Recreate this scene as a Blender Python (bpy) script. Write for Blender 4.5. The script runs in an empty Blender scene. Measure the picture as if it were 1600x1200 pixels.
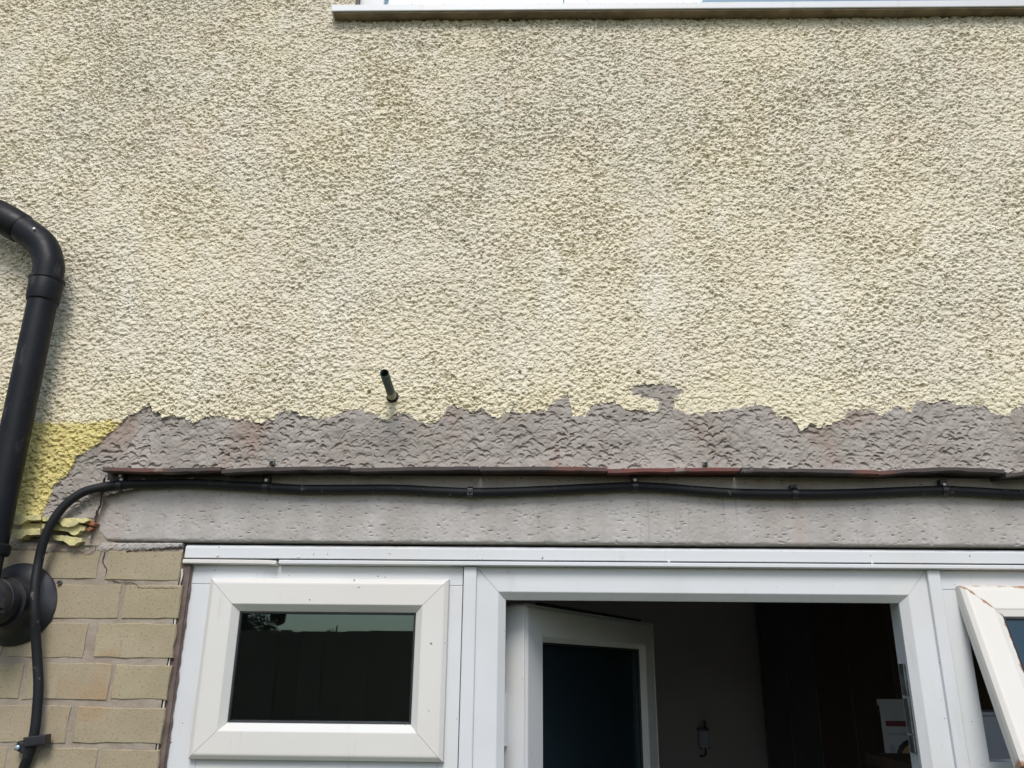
import bpy, bmesh, math, random
import numpy as np
from mathutils import Vector, Matrix, noise as mnoise

R = math.radians
scene = bpy.context.scene
COL = scene.collection

# ------------------------------------------------------------------ camera
cam_d = bpy.data.cameras.new('camera')
cam = bpy.data.objects.new('camera', cam_d)
COL.objects.link(cam)
cam_d.sensor_width = 36.0
cam_d.lens = 28.8
cam_d.clip_start = 0.02
cam_d.clip_end = 500
cam.matrix_world = Matrix(((0.99976686, -0.00257393, 0.02143837, 0.0),
                           (0.01941492, -0.32734419, -0.94470569, -1.7),
                           (0.00944933, 0.94490167, -0.32721790, 1.95),
                           (0, 0, 0, 1)))
scene.camera = cam

# ------------------------------------------------------------------ sky and sun (overcast)
SUN_EL, SUN_AZ = 48.0, 181.0          # azimuth measured clockwise from +Y (into the house)
w = bpy.data.worlds.new('World')
scene.world = w
w.use_nodes = True
nt = w.node_tree
nt.nodes.clear()
sky = nt.nodes.new('ShaderNodeTexSky')
sky.sky_type = 'NISHITA'
sky.sun_disc = False
sky.sun_elevation = R(SUN_EL)
sky.sun_rotation = R(SUN_AZ)
sky.air_density = 1.0
sky.dust_density = 2.0
sky.ozone_density = 1.0
bg = nt.nodes.new('ShaderNodeBackground')
bg.inputs['Strength'].default_value = 0.088
wo = nt.nodes.new('ShaderNodeOutputWorld')
nt.links.new(sky.outputs[0], bg.inputs[0])
nt.links.new(bg.outputs[0], wo.inputs[0])

sd = bpy.data.lights.new('sun', 'SUN')
sd.energy = 1.2
sd.angle = R(24)
sd.color = (1.0, 0.98, 0.96)
sun = bpy.data.objects.new('sun', sd)
COL.objects.link(sun)
sv = Vector((math.sin(R(SUN_AZ)) * math.cos(R(SUN_EL)), math.cos(R(SUN_AZ)) * math.cos(R(SUN_EL)), math.sin(R(SUN_EL))))
sun.rotation_euler = (-sv).to_track_quat('-Z', 'Y').to_euler()

vs = scene.view_settings
vs.view_transform = 'Standard'
vs.look = 'None'
vs.gamma = 1
vs.use_curve_mapping = False
vs.exposure = 0.95

# ------------------------------------------------------------------ materials
class NT:
    def __init__(s, name):
        m = bpy.data.materials.new(name)
        m.use_nodes = True
        s.m, s.t = m, m.node_tree
        s.t.nodes.clear()
        s.out = s.n('OutputMaterial')
        s.p = s.n('BsdfPrincipled')
        s.l(s.p.outputs[0], s.out.inputs[0])
        tc = s.n('TexCoord')
        s.co = tc.outputs['Object']
    def n(s, k, **kw):
        x = s.t.nodes.new('ShaderNode' + k)
        for a, b in kw.items():
            setattr(x, a, b)
        return x
    def l(s, a, b):
        s.t.links.new(a, b)
    def noise(s, scale, detail=3, rough=.55, co=None, stretch=None):
        co = co or s.co
        if stretch:
            mp = s.n('Mapping')
            mp.inputs['Scale'].default_value = stretch
            s.l(co, mp.inputs[0])
            co = mp.outputs[0]
        x = s.n('TexNoise')
        x.inputs['Scale'].default_value = scale
        x.inputs['Detail'].default_value = detail
        x.inputs['Roughness'].default_value = rough
        s.l(co, x.inputs['Vector'])
        return x.outputs['Fac']
    def rng(s, v, a, b, c=0., d=1., smooth=True):
        x = s.n('MapRange')
        if smooth:
            x.interpolation_type = 'SMOOTHSTEP'
        s.l(v, x.inputs[0])
        for i, q in enumerate((a, b, c, d)):
            x.inputs[i + 1].default_value = q
        return x.outputs[0]
    def mix(s, f, a, b):
        x = s.n('Mix', data_type='RGBA')
        ci = [i for i in x.inputs if i.type == 'RGBA']
        fi = x.inputs[0]
        if isinstance(f, (int, float)):
            fi.default_value = f
        else:
            s.l(f, fi)
        for sock, v in zip(ci, (a, b)):
            if isinstance(v, (tuple, list)):
                sock.default_value = (*v[:3], 1)
            else:
                s.l(v, sock)
        return [o for o in x.outputs if o.type == 'RGBA'][0]
    def math(s, op, a, b=None):
        x = s.n('Math', operation=op)
        for i, v in enumerate((a, b)):
            if v is None:
                continue
            if isinstance(v, (int, float)):
                x.inputs[i].default_value = v
            else:
                s.l(v, x.inputs[i])
        return x.outputs[0]
    def bump(s, h, strength, dist):
        b = s.n('Bump')
        b.inputs['Strength'].default_value = strength
        b.inputs['Distance'].default_value = dist
        s.l(h, b.inputs['Height'])
        s.l(b.outputs[0], s.p.inputs['Normal'])
    def col(s, c):
        if isinstance(c, (tuple, list)):
            s.p.inputs['Base Color'].default_value = (*c[:3], 1)
        else:
            s.l(c, s.p.inputs['Base Color'])
    def rough(s, r):
        if isinstance(r, (int, float)):
            s.p.inputs['Roughness'].default_value = r
        else:
            s.l(r, s.p.inputs['Roughness'])
    def xyz(s):
        x = s.n('SeparateXYZ')
        s.l(s.co, x.inputs[0])
        return x.outputs

def simple(name, c1, c2, scale, rough=.6, bscale=0, bstr=0, bdist=.001, detail=4, stretch=None, spec=.5, lo=.35, hi=.65, metal=0):
    k = NT(name)
    k.col(k.mix(k.rng(k.noise(scale, detail, stretch=stretch), lo, hi), c1, c2))
    k.rough(rough)
    k.p.inputs['Specular IOR Level'].default_value = spec
    k.p.inputs['Metallic'].default_value = metal
    if bscale:
        k.bump(k.noise(bscale, 4), bstr, bdist)
    return k.m

M = {}

def roughcast_mat(name='roughcast_paint', far=False):
    k = NT(name)
    X = k.xyz()
    c = k.mix(k.rng(k.noise(2.6, 4), .38, .66), (.690, .634, .484), (.655, .615, .495))
    c = k.mix(k.math('MULTIPLY', k.rng(k.noise(5.5, 4, co=None), .52, .72), .55), c, (.66, .575, .46))       # pinkish worn patches
    c = k.mix(k.math('MULTIPLY', k.rng(k.noise(9.0, 4, stretch=(1, 1, .35)), .5, .75), .6), c, (.73, .70, .60))  # paler bleached runs
    # unfaded yellow paint low on the wall, sheltered from the rain
    wob = k.math('MULTIPLY', k.math('SUBTRACT', k.noise(22, 3), .5), .045)
    zz = k.math('ADD', X[2], wob)
    ylow = k.rng(zz, 2.4720, 2.4257, 0, 1)
    yl = k.n('MapRange'); yl.interpolation_type = 'SMOOTHSTEP'
    k.l(zz, yl.inputs[0])
    yl.inputs[1].default_value = 2.4372; yl.inputs[2].default_value = 2.4502
    yl.inputs[3].default_value = 1; yl.inputs[4].default_value = 0
    xl = k.n('MapRange'); xl.interpolation_type = 'SMOOTHSTEP'
    k.l(X[0], xl.inputs[0])
    xl.inputs[1].default_value = -0.8472; xl.inputs[2].default_value = -0.7983
    xl.inputs[3].default_value = 1; xl.inputs[4].default_value = 0
    c = k.mix(k.math('MULTIPLY', yl.outputs[0], xl.outputs[0]), c, (.585, .50, .165))
    # yellower fringe along the edge of the mortar
    fr = k.n('MapRange'); fr.interpolation_type = 'SMOOTHSTEP'
    k.l(k.math('ADD', X[2], k.math('MULTIPLY', k.math('SUBTRACT', k.noise(7, 4), .5), .22)), fr.inputs[0])
    fr.inputs[1].default_value = 2.4537; fr.inputs[2].default_value = 2.5933
    fr.inputs[3].default_value = .28; fr.inputs[4].default_value = 0
    c = k.mix(fr.outputs[0], c, (.70, .63, .38))
    # olive algae specks and grime
    sp = k.math('MULTIPLY', k.rng(k.noise(75, 3, .6), .60, .70), .75)
    c = k.mix(sp, c, (.23, .185, .085))
    sp2 = k.math('MULTIPLY', k.math('MULTIPLY', k.rng(k.noise(38, 2, .5), .60, .70), k.rng(k.noise(6, 3), .48, .62)), .5)
    c = k.mix(sp2, c, (.33, .285, .15))
    k.col(c)
    k.rough(.85)
    k.p.inputs['Specular IOR Level'].default_value = .25
    if far:
        v = k.n('TexVoronoi'); v.inputs['Scale'].default_value = 110
        k.l(k.co, v.inputs['Vector'])
        k.bump(v.outputs['Distance'], 1.0, .006)
    else:
        k.bump(k.noise(420, 3, .6), .55, .0015)
    return k.m

M['roughcast'] = roughcast_mat()
M['roughcast_far'] = roughcast_mat('roughcast_far', True)

def mortar_mat():
    k = NT('cement_mortar')
    c = k.mix(k.rng(k.noise(7, 5), .35, .65), (.288, .260, .226), (.350, .322, .288))
    c = k.mix(k.math('MULTIPLY', k.rng(k.noise(4.2, 4), .55, .66), .7), c, (.285, .208, .168))
    c = k.mix(k.math('MULTIPLY', k.rng(k.noise(60, 4), .62, .74), .5), c, (.16, .13, .115))
    k.col(c); k.rough(.85)
    k.p.inputs['Specular IOR Level'].default_value = .25
    k.bump(k.noise(330, 4, .6), .35, .0012)
    return k.m
M['mortar'] = mortar_mat()

def lintel_mat():
    k = NT('smooth_cement')
    c = k.mix(k.rng(k.noise(5, 5, stretch=(2.2, 1, .6)), .35, .65), (.37, .348, .322), (.44, .422, .40))
    c = k.mix(k.math('MULTIPLY', k.rng(k.noise(3.0, 4, stretch=(2, 1, .25)), .53, .68), .5), c, (.38, .315, .265))
    c = k.mix(k.math('MULTIPLY', k.rng(k.noise(60, 3, stretch=(2, 1, .06)), .60, .70), .30), c, (.24, .21, .19))
    c = k.mix(k.math('MULTIPLY', k.rng(k.noise(170, 2, stretch=(.45, 1, 1.5)), .66, .73), .8), c, (.12, .105, .10))
    k.col(c); k.rough(.8)
    k.p.inputs['Specular IOR Level'].default_value = .25
    k.bump(k.noise(240, 4, .6, stretch=(.6, 1, 1.2)), .25, .001)
    return k.m
M['lintel'] = lintel_mat()

def brick_mat():
    k = NT('buff_brick')
    oi = k.n('ObjectInfo')
    c = k.mix(k.rng(k.noise(9, 5), .35, .65), (.325, .275, .178), (.375, .325, .220))
    c = k.mix(k.math('MULTIPLY', oi.outputs['Random'], .45), c, (.32, .262, .19))
    c = k.mix(k.math('MULTIPLY', k.rng(k.noise(4.5, 4), .57, .68), .5), c, (.33, .205, .10))
    c = k.mix(k.math('MULTIPLY', k.rng(k.noise(190, 3), .57, .68), .6), c, (.17, .14, .095))
    c = k.mix(k.math('MULTIPLY', k.rng(k.noise(11, 4, stretch=(1, 1, .5)), .60, .72), .35), c, (.50, .45, .36))
    k.col(c); k.rough(.9)
    k.p.inputs['Specular IOR Level'].default_value = .2
    k.bump(k.noise(260, 5, .65), .6, .0018)
    return k.m
M['brick'] = brick_mat()
M['joint'] = simple('brick_mortar', (.275, .23, .18), (.34, .295, .235), 16, .9, 220, .6, .002, spec=.2)
M['yellow_paint'] = simple('old_yellow_paint', (.64, .58, .26), (.46, .42, .21), 60, .65, 170, .6, .003)
M['raw_clay'] = simple('broken_clay', (.36, .14, .06), (.25, .11, .06), 60, .9, 200, .5, .002)

def tile_mat(name='weathered_clay_tile', red=False):
    k = NT(name)
    c = k.mix(k.rng(k.noise(3.6, 3), .53, .66), (.060, .048, .045), (.15, .062, .05) if not red else (.15, .052, .045))
    if red: c = k.mix(k.rng(k.noise(5, 3), .3, .4), c, (.155, .052, .044))
    c = k.mix(k.math('MULTIPLY', k.rng(k.noise(40, 4), .52, .68), .55), c, (.075, .065, .065))
    c = k.mix(k.math('MULTIPLY', k.rng(k.noise(15, 4), .62, .7), .5), c, (.35, .30, .27))
    k.col(c); k.rough(.85); k.bump(k.noise(190, 4), .5, .0015)
    return k.m
M['tile'] = tile_mat()
M['tile_red'] = tile_mat('red_clay_tile', True)

def upvc_mat(name, rust=False, warm=0.0, cream=0.0):
    k = NT(name)
    a = (.625, .645, .655); b = (.59, .603, .603)
    c = k.mix(k.rng(k.noise(3.5, 4), .4, .65), a, b)
    c = k.mix(k.math('MULTIPLY', k.rng(k.noise(6, 5, stretch=(1, 1, .3)), .5, .72), .35 + warm), c, (.66, .62, .55))
    if cream: c = k.mix(cream, c, (.655, .62, .545))
    c = k.mix(k.math('MULTIPLY', k.rng(k.noise(30, 5, .65, stretch=(1, 1, .18)), .58, .76), .38), c, (.46, .42, .36))
    c = k.mix(k.math('MULTIPLY', k.rng(k.noise(85, 2), .745, .77), .9), c, (.08, .075, .07))
    if rust:
        c = k.mix(.6, c, (.68, .635, .54))
        at = k.n('Attribute'); at.attribute_name = 'edge_rust'
        n = k.noise(45, 4)
        f = k.math('MULTIPLY', k.rng(k.math('ADD', at.outputs['Fac'], k.math('MULTIPLY', k.math('SUBTRACT', n, .5), 2.2)), .62, 1.05), .85)
        c = k.mix(f, c, (.33, .14, .04))
    k.col(c); k.rough(.42)
    k.p.inputs['Specular IOR Level'].default_value = .4
    k.bump(k.noise(30, 3), .05, .002)
    return k.m
M['upvc'] = upvc_mat('white_upvc')
M['upvc_worn'] = upvc_mat('yellowed_upvc', False, .25, .55)
M['upvc_rust'] = upvc_mat('rusty_upvc', True, .3)
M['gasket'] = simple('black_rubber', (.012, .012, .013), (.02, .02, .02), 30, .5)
M['grime'] = simple('dark_grime', (.07, .05, .04), (.045, .035, .03), 50, .9, 200, .4, .001)
M['sealant'] = simple('brown_sealant', (.105, .072, .062), (.16, .12, .10), 35, .7, 140, .4, .001)
M['sealant_white'] = simple('old_white_sealant', (.62, .60, .55), (.40, .36, .30), 60, .7, 140, .5, .001)

def plastic_mat():
    k = NT('black_plastic')
    c = k.mix(k.rng(k.noise(5, 4), .4, .7), (.006, .007, .009), (.011, .012, .016))
    c = k.mix(k.math('MULTIPLY', k.rng(k.noise(28, 5, .7, stretch=(1, 1, .35)), .58, .75), .5), c, (.10, .10, .10))
    k.col(c)
    k.rough(k.rng(k.noise(14, 5, .7), .3, .7, .36, .6))
    k.p.inputs['Specular IOR Level'].default_value = .22
    k.bump(k.noise(24, 4), .12, .004)
    return k.m
M['plastic'] = plastic_mat()
M['plastic_dusty'] = simple('dusty_black_plastic', (.016, .017, .020), (.05, .05, .052), 18, .42, 40, .1, .002, lo=.45, hi=.75)

def cable_mat():
    k = NT('black_cable')
    c = k.mix(k.rng(k.noise(60, 4), .64, .72), (.010, .011, .013), (.10, .09, .085))
    k.col(c); k.rough(.6); k.p.inputs['Specular IOR Level'].default_value = .3; k.bump(k.noise(90, 3), .1, .001)
    return k.m
M['cable'] = cable_mat()
M['clip'] = simple('clip_plastic', (.010, .010, .011), (.018, .018, .02), 60, .4)
M['zinc'] = simple('pale_nail', (.85, .85, .84), (.75, .75, .74), 80, .4)
M['steel_screw'] = simple('blue_zinc_screw', (.42, .55, .66), (.35, .45, .52), 80, .35, metal=.5)
M['patina'] = simple('green_copper', (.075, .115, .11), (.035, .055, .055), 90, .7, 260, .4, .001)
M['copper_lime'] = simple('limescale', (.42, .40, .30), (.25, .24, .18), 90, .8, 260, .4, .001)
M['interior_dark'] = simple('pipe_inside', (.01, .01, .01), (.015, .015, .015), 20, .9)
M['sill_under'] = simple('shaded_sill_underside', (.20, .155, .09), (.12, .09, .05), 22, .8, 160, .4, .001)  # shade below the sill is put into this dark brown colour
M['plaster'] = simple('kitchen_plaster', (.29, .295, .315), (.32, .325, .345), 3, .8)
M['kitchen_floor'] = simple('kitchen_floor', (.16, .13, .10), (.20, .165, .13), 8, .5)
M['cabinet_dark'] = simple('navy_cabinet', (.055, .06, .075), (.07, .072, .085), 5, .5)
M['cabinet_wood'] = simple('brown_wood', (.075, .048, .036), (.05, .034, .026), 9, .5, stretch=(6, 6, .6))
M['iron'] = simple('wrought_iron', (.012, .012, .013), (.02, .02, .02), 40, .5)
M['lamp_glass'] = simple('lamp_glass', (.25, .30, .38), (.28, .33, .42), 12, .3)
M['paper'] = simple('white_paper', (.42, .44, .48), (.38, .40, .45), 9, .8)
M['paper_red'] = simple('dark_red_print', (.16, .03, .05), (.13, .03, .05), 9, .8)
M['paper_blue'] = simple('grey_blue_print', (.30, .34, .44), (.26, .30, .40), 9, .8)
M['tan'] = simple('tan_wood', (.42, .26, .15), (.30, .18, .10), 18, .6)
M['metal_keep'] = simple('grey_keep', (.20, .22, .22), (.11, .125, .12), 40, .4, metal=.6)
M['sky_panel'] = simple('painted_sky_reflection', (.27, .35, .43), (.25, .33, .41), 3, .9)
M['soil'] = simple('wall_core', (.25, .22, .19), (.3, .27, .23), 8, .9)

def glass_mat(name, tint, rough=0.0, refl=1.0):
    k = NT(name)
    k.t.nodes.remove(k.p)
    tr = k.n('BsdfTransparent'); tr.inputs[0].default_value = (*tint, 1)
    gl = k.n('BsdfGlossy'); gl.inputs['Roughness'].default_value = rough
    gl.inputs['Color'].default_value = (.58, .88, 1, 1)
    lw = k.n('LayerWeight'); lw.inputs[0].default_value = .5
    fr = k.math('ADD', k.math('MULTIPLY', k.math('POWER', lw.outputs['Facing'], 5.0), .958), .042)
    f = k.math('MULTIPLY', fr, 1.0 * refl)          # both faces of a double-glazed unit reflect
    f = k.math('MINIMUM', f, 1.0)
    mx = k.n('MixShader')
    k.l(f, mx.inputs[0]); k.l(tr.outputs[0], mx.inputs[1]); k.l(gl.outputs[0], mx.inputs[2])
    k.l(mx.outputs[0], k.out.inputs[0])
    return k.m
M['glass'] = glass_mat('window_glass', (.80, .83, .83), 0, 1.6)
M['glass_clear'] = glass_mat('clear_glass', (.93, .95, .96))
M['glass_dark'] = glass_mat('obscure_glass', (.42, .47, .50), .18, .7)

# ------------------------------------------------------------------ object helpers
def link(o, parent=None):
    COL.objects.link(o)
    if parent is not None:
        o.parent = parent
    return o

def obj(name, me, mat=None, parent=None):
    o = bpy.data.objects.new(name, me)
    if mat is not None and not me.materials:
        me.materials.append(mat)
    return link(o, parent)

def empty(name, loc=(0, 0, 0), parent=None):
    o = bpy.data.objects.new(name, None)
    o.empty_display_size = .05
    o.location = loc
    return link(o, parent)

def tag(o, label=None, cat=None, group=None, kind=None):
    if label: o['label'] = label
    if cat: o['category'] = cat
    if group: o['group'] = group
    if kind: o['kind'] = kind
    return o

def mesh(name, verts, faces, smooth=False):
    me = bpy.data.meshes.new(name)
    me.from_pydata([tuple(v) for v in verts], [], faces)
    me.update()
    bm = bmesh.new(); bm.from_mesh(me)
    bmesh.ops.recalc_face_normals(bm, faces=bm.faces)
    bm.to_mesh(me); bm.free()
    if smooth:
        for p in me.polygons:
            p.use_smooth = True
    return me

def box_me(name, x0, x1, y0, y1, z0, z1, bevel=0):
    bm = bmesh.new()
    bmesh.ops.create_cube(bm, size=1)
    for v in bm.verts:
        v.co = Vector(((x0 + x1) / 2 + v.co.x * (x1 - x0), (y0 + y1) / 2 + v.co.y * (y1 - y0), (z0 + z1) / 2 + v.co.z * (z1 - z0)))
    if bevel:
        bmesh.ops.bevel(bm, geom=bm.edges[:], offset=bevel, segments=2, affect='EDGES', profile=.6)
    me = bpy.data.meshes.new(name); bm.to_mesh(me); bm.free()
    return me

def tube_me(name, pts, radii, seg=16, caps=True, smooth=True):
    """tube along a poly-line; radii one number or one per point"""
    pts = [Vector(p) for p in pts]
    n = len(pts)
    if not hasattr(radii, '__len__'):
        radii = [radii] * n
    V, F = [], []
    up = None
    for i, p in enumerate(pts):
        a = pts[max(i - 1, 0)]; b = pts[min(i + 1, n - 1)]
        t = (b - a)
        if t.length < 1e-9:
            t = (pts[min(i + 2, n - 1)] - pts[max(i - 2, 0)])
        t.normalize()
        if up is None:
            up = t.orthogonal().normalized()
        up = (up - t * up.dot(t)).normalized()
        s = t.cross(up)
        for k in range(seg):
            th = 2 * math.pi * k / seg
            V.append(p + radii[i] * (math.cos(th) * up + math.sin(th) * s))
    for i in range(n - 1):
        for k in range(seg):
            k2 = (k + 1) % seg
            F.append((i * seg + k, i * seg + k2, (i + 1) * seg + k2, (i + 1) * seg + k))
    if caps:
        F.append(tuple(range(seg))); F.append(tuple((n - 1) * seg + k for k in range(seg)))
    me = mesh(name, V, F)
    if smooth:
        for p in me.polygons:
            p.use_smooth = len(p.vertices) == 4
        me.set_sharp_from_angle(angle=R(38))
    return me

def spline(pts, per=8):
    """Catmull-Rom resample"""
    P = [Vector(p) for p in pts]
    P = [P[0] * 2 - P[1]] + P + [P[-1] * 2 - P[-2]]
    out = []
    for i in range(1, len(P) - 2):
        for k in range(per):
            t = k / per
            a, b, c, d = P[i - 1], P[i], P[i + 1], P[i + 2]
            out.append(.5 * ((2 * b) + (c - a) * t + (2 * a - 5 * b + 4 * c - d) * t * t + (3 * b - a - 3 * c + d) * t ** 3))
    out.append(P[-2])
    return out

def prism_me(name, poly, y0, y1, bevel=0):
    """extrude an (x, z) outline from y0 (front) to y1 (back)"""
    n = len(poly)
    V = [(x, y0, z) for x, z in poly] + [(x, y1, z) for x, z in poly]
    F = [tuple(range(n)), tuple(range(2 * n - 1, n - 1, -1))] + [(i, (i + 1) % n, n + (i + 1) % n, n + i) for i in range(n)]
    me = mesh(name, V, F)
    if bevel:
        bm = bmesh.new(); bm.from_mesh(me)
        ed = [e for e in bm.edges if all(abs(v.co.y - y0) < 1e-6 for v in e.verts)]
        bmesh.ops.bevel(bm, geom=ed, offset=bevel, segments=2, affect='EDGES')
        bm.to_mesh(me); bm.free()
    return me

def rails(x0, x1, z0, z1, prof, gap=.0004, zk=1.0):
    """four mitred bars round a rectangle. prof: closed outline of (inset, y). returns {'t','b','l','r'} -> mesh"""
    res = {}
    for side in 'tblr':
        V, F = [], []
        n = len(prof)
        for end in (0, 1):
            for s, y in prof:
                g = gap
                if side == 't':   p = ((x0 + s + g) if end == 0 else (x1 - s - g), y, z1 - s * zk)
                elif side == 'b': p = ((x0 + s + g) if end == 0 else (x1 - s - g), y, z0 + s * zk)
                elif side == 'l': p = (x0 + s, y, (z0 + s * zk + g) if end == 0 else (z1 - s * zk - g))
                else:             p = (x1 - s, y, (z0 + s * zk + g) if end == 0 else (z1 - s * zk - g))
                V.append(p)
        for i in range(n):
            j = (i + 1) % n
            F.append((i, j, n + j, n + i))
        F.append(tuple(range(n))); F.append(tuple(range(2 * n - 1, n - 1, -1)))
        me = mesh('bar', V, F)
        res[side] = me
    return res

def sash_profile(wd, y_base, y_face, bead, y_glass):
    """outer bevel, flat face, inner bead sloping back to the glass; (inset, y)"""
    return [(0, y_base), (.0015, y_face + .0065), (.0085, y_face + .0012), (.0105, y_face + .0003), (.013, y_face), (wd - bead - .002, y_face),
            (wd - bead - .0005, y_face + .0004), (wd - bead + .0008, y_face + .0015),
            (wd - .0015, y_glass - .004), (wd, y_glass - .002), (wd, y_glass + .02), (0, y_glass + .02)]

# ------------------------------------------------------------------ the height fields
rs = np.random.RandomState(7)
STEP = .00185
GX0, GX1 = -1.46, 1.33
GZ0, GZ1 = 2.1799, 3.645
NX = int((GX1 - GX0) / STEP) + 1
NZ = int((GZ1 - GZ0) / STEP) + 1
gx = GX0 + np.arange(NX) * STEP
gz = GZ0 + np.arange(NZ) * STEP

def lownoise(cell, seed, nz=NZ, nx=NX, step=STEP):
    """smooth value noise sampled on the grid"""
    r = np.random.RandomState(seed)
    a = int(nz * step / cell) + 4; b = int(nx * step / cell) + 4
    g = r.rand(a, b) * 2 - 1
    u = np.arange(nz) * step / cell; v = np.arange(nx) * step / cell
    iu = u.astype(int); iv = v.astype(int)
    fu = u - iu; fv = v - iv
    fu = (fu * fu * (3 - 2 * fu))[:, None]; fv = (fv * fv * (3 - 2 * fv))[None, :]
    g00 = g[np.ix_(iu, iv)]; g01 = g[np.ix_(iu, iv + 1)]; g10 = g[np.ix_(iu + 1, iv)]; g11 = g[np.ix_(iu + 1, iv + 1)]
    return (g00 * (1 - fv) + g01 * fv) * (1 - fu) + (g10 * (1 - fv) + g11 * fv) * fu

def stamp(H, cx, cz, rx, rz, fn, x0, z0, step, op, half):
    """stamp a local shape fn(p, q, i) at every centre; op is np.maximum or np.add"""
    nz, nx = H.shape
    o = np.arange(-half, half + 1)
    OZ, OX = np.meshgrid(o, o, indexing='ij')
    OZ = OZ.ravel(); OX = OX.ravel()
    ix = np.rint((cx - x0) / step).astype(int); iz = np.rint((cz - z0) / step).astype(int)
    B = 20000
    for s in range(0, len(cx), B):
        e = min(s + B, len(cx))
        I = ix[s:e, None] + OX[None]; J = iz[s:e, None] + OZ[None]
        ok = (I >= 0) & (I < nx) & (J >= 0) & (J < nz)
        px = (x0 + I * step - cx[s:e, None]) / rx[s:e, None]
        pz = (z0 + J * step - cz[s:e, None]) / rz[s:e, None]
        val = fn(px, pz, slice(s, e))
        ok &= np.isfinite(val)
        op.at(H, (J[ok], I[ok]), val[ok])

# --- roughcast: overlapping angular stones thrown into a paint-covered coat
area = (GX1 - GX0) * (GZ1 - GZ0)
N = int(area / .0046 ** 2)
cx = GX0 + rs.rand(N) * (GX1 - GX0); cz = GZ0 + rs.rand(N) * (GZ1 - GZ0)
sz = .0022 + .0036 * rs.rand(N) ** 2.4
rx = sz * (1 + .35 * rs.rand(N)); rz = sz * (.75 + .3 * rs.rand(N))
hh = .0011 + sz * (.28 + .50 * rs.rand(N))
ph = rs.rand(N) * 6.283; lob = rs.randint(2, 5, N); tl = rs.randn(N) * .35; tz = rs.randn(N) * .3 - .15
def dome(p, q, sl):
    th = np.arctan2(q, p); d = np.sqrt(p * p + q * q) * (1 + .22 * np.cos(lob[sl, None] * th + ph[sl, None]))
    v = hh[sl, None] * (np.clip(1 - d ** 3, 0, 1) ** .6) * (1 + tl[sl, None] * p + tz[sl, None] * q)
    return np.where(d < 1, v, np.nan)
HR = np.zeros((NZ, NX)) - .0005
HR += .0010 * lownoise(.009, 21) + .0008 * lownoise(.004, 22)
stamp(HR, cx, cz, rx, rz, dome, GX0, GZ0, STEP, np.maximum, 5)
thick = .5 + .5 * lownoise(.05, 5)                                   # some areas clotted with more paint
fill = .0004 + .0012 * lownoise(.03, 6)
HR = np.where(HR < fill, HR * (1 - .45 * thick) + fill * .45 * thick, HR)
# small sharp hollows between the stones, hooded by the stone above
NP_ = int(area / .0094 ** 2)
pcx = GX0 + rs.rand(NP_) * (GX1 - GX0); pcz = GZ0 + rs.rand(NP_) * (GZ1 - GZ0)
pa = .0018 + .0036 * rs.rand(NP_) ** 2; pb = pa * (.7 + .45 * rs.rand(NP_)); pd = .0034 + .0062 * rs.rand(NP_) ** 1.3; pt_ = rs.randn(NP_) * .4
def hollow_pit(p, q, sl):
    q = q + pt_[sl, None] * p
    d2 = p * p + q * q
    return np.where(d2 < 1, -pd[sl, None] * np.clip((q + 1.3) / 2.3, 0, 1) * np.clip(1 - d2, 0, 1) ** .4, np.nan)
PR = np.zeros((NZ, NX)); stamp(PR, pcx, pcz, pa, pb, hollow_pit, GX0, GZ0, STEP, np.minimum, 3)
HR += PR * (.55 + .55 * np.clip(.5 + lownoise(.07, 8), 0, 1)) + .0008
HR = HR * (.86 + .22 * lownoise(.16, 9))
HR += .0025 * lownoise(.12, 3) + .0016 * lownoise(.35, 4)
# --- mortar band: trowelled cement with scooped, hooded pits
N2 = int((GX1 - GX0) * .36 / .0115 ** 2)
mcx = GX0 + rs.rand(N2) * (GX1 - GX0); mcz = GZ0 + rs.rand(N2) * .36
ma = .0035 + .0075 * rs.rand(N2) ** 1.5; mb = ma * (.45 + .35 * rs.rand(N2)); md = .0018 + .0066 * rs.rand(N2) ** 1.3
mt = rs.randn(N2) * .45; ar = .05 + .35 * rs.rand(N2)
def pit(p, q, sl):
    q = q + mt[sl, None] * p - ar[sl, None] * (1 - p * p)            # arched upper lip
    d2 = p * p + q * q
    t = np.clip((q + 1) / 2, 0, 1)
    v = -md[sl, None] * t ** 1.3 * np.clip(1 - d2, 0, 1) ** .28
    return np.where(d2 < 1, v, np.nan)
PIT = np.zeros((NZ, NX))
stamp(PIT, mcx, mcz, ma, mb, pit, GX0, GZ0, STEP, np.minimum, 7)
HM = .0010 + PIT * np.clip(.92 + .6 * lownoise(.05, 35), .4, 1.3) + .0016 * lownoise(.012, 31) + .0016 * lownoise(.03, 32) + .0020 * lownoise(.09, 33) + .0009 * lownoise(.0045, 34)

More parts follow.
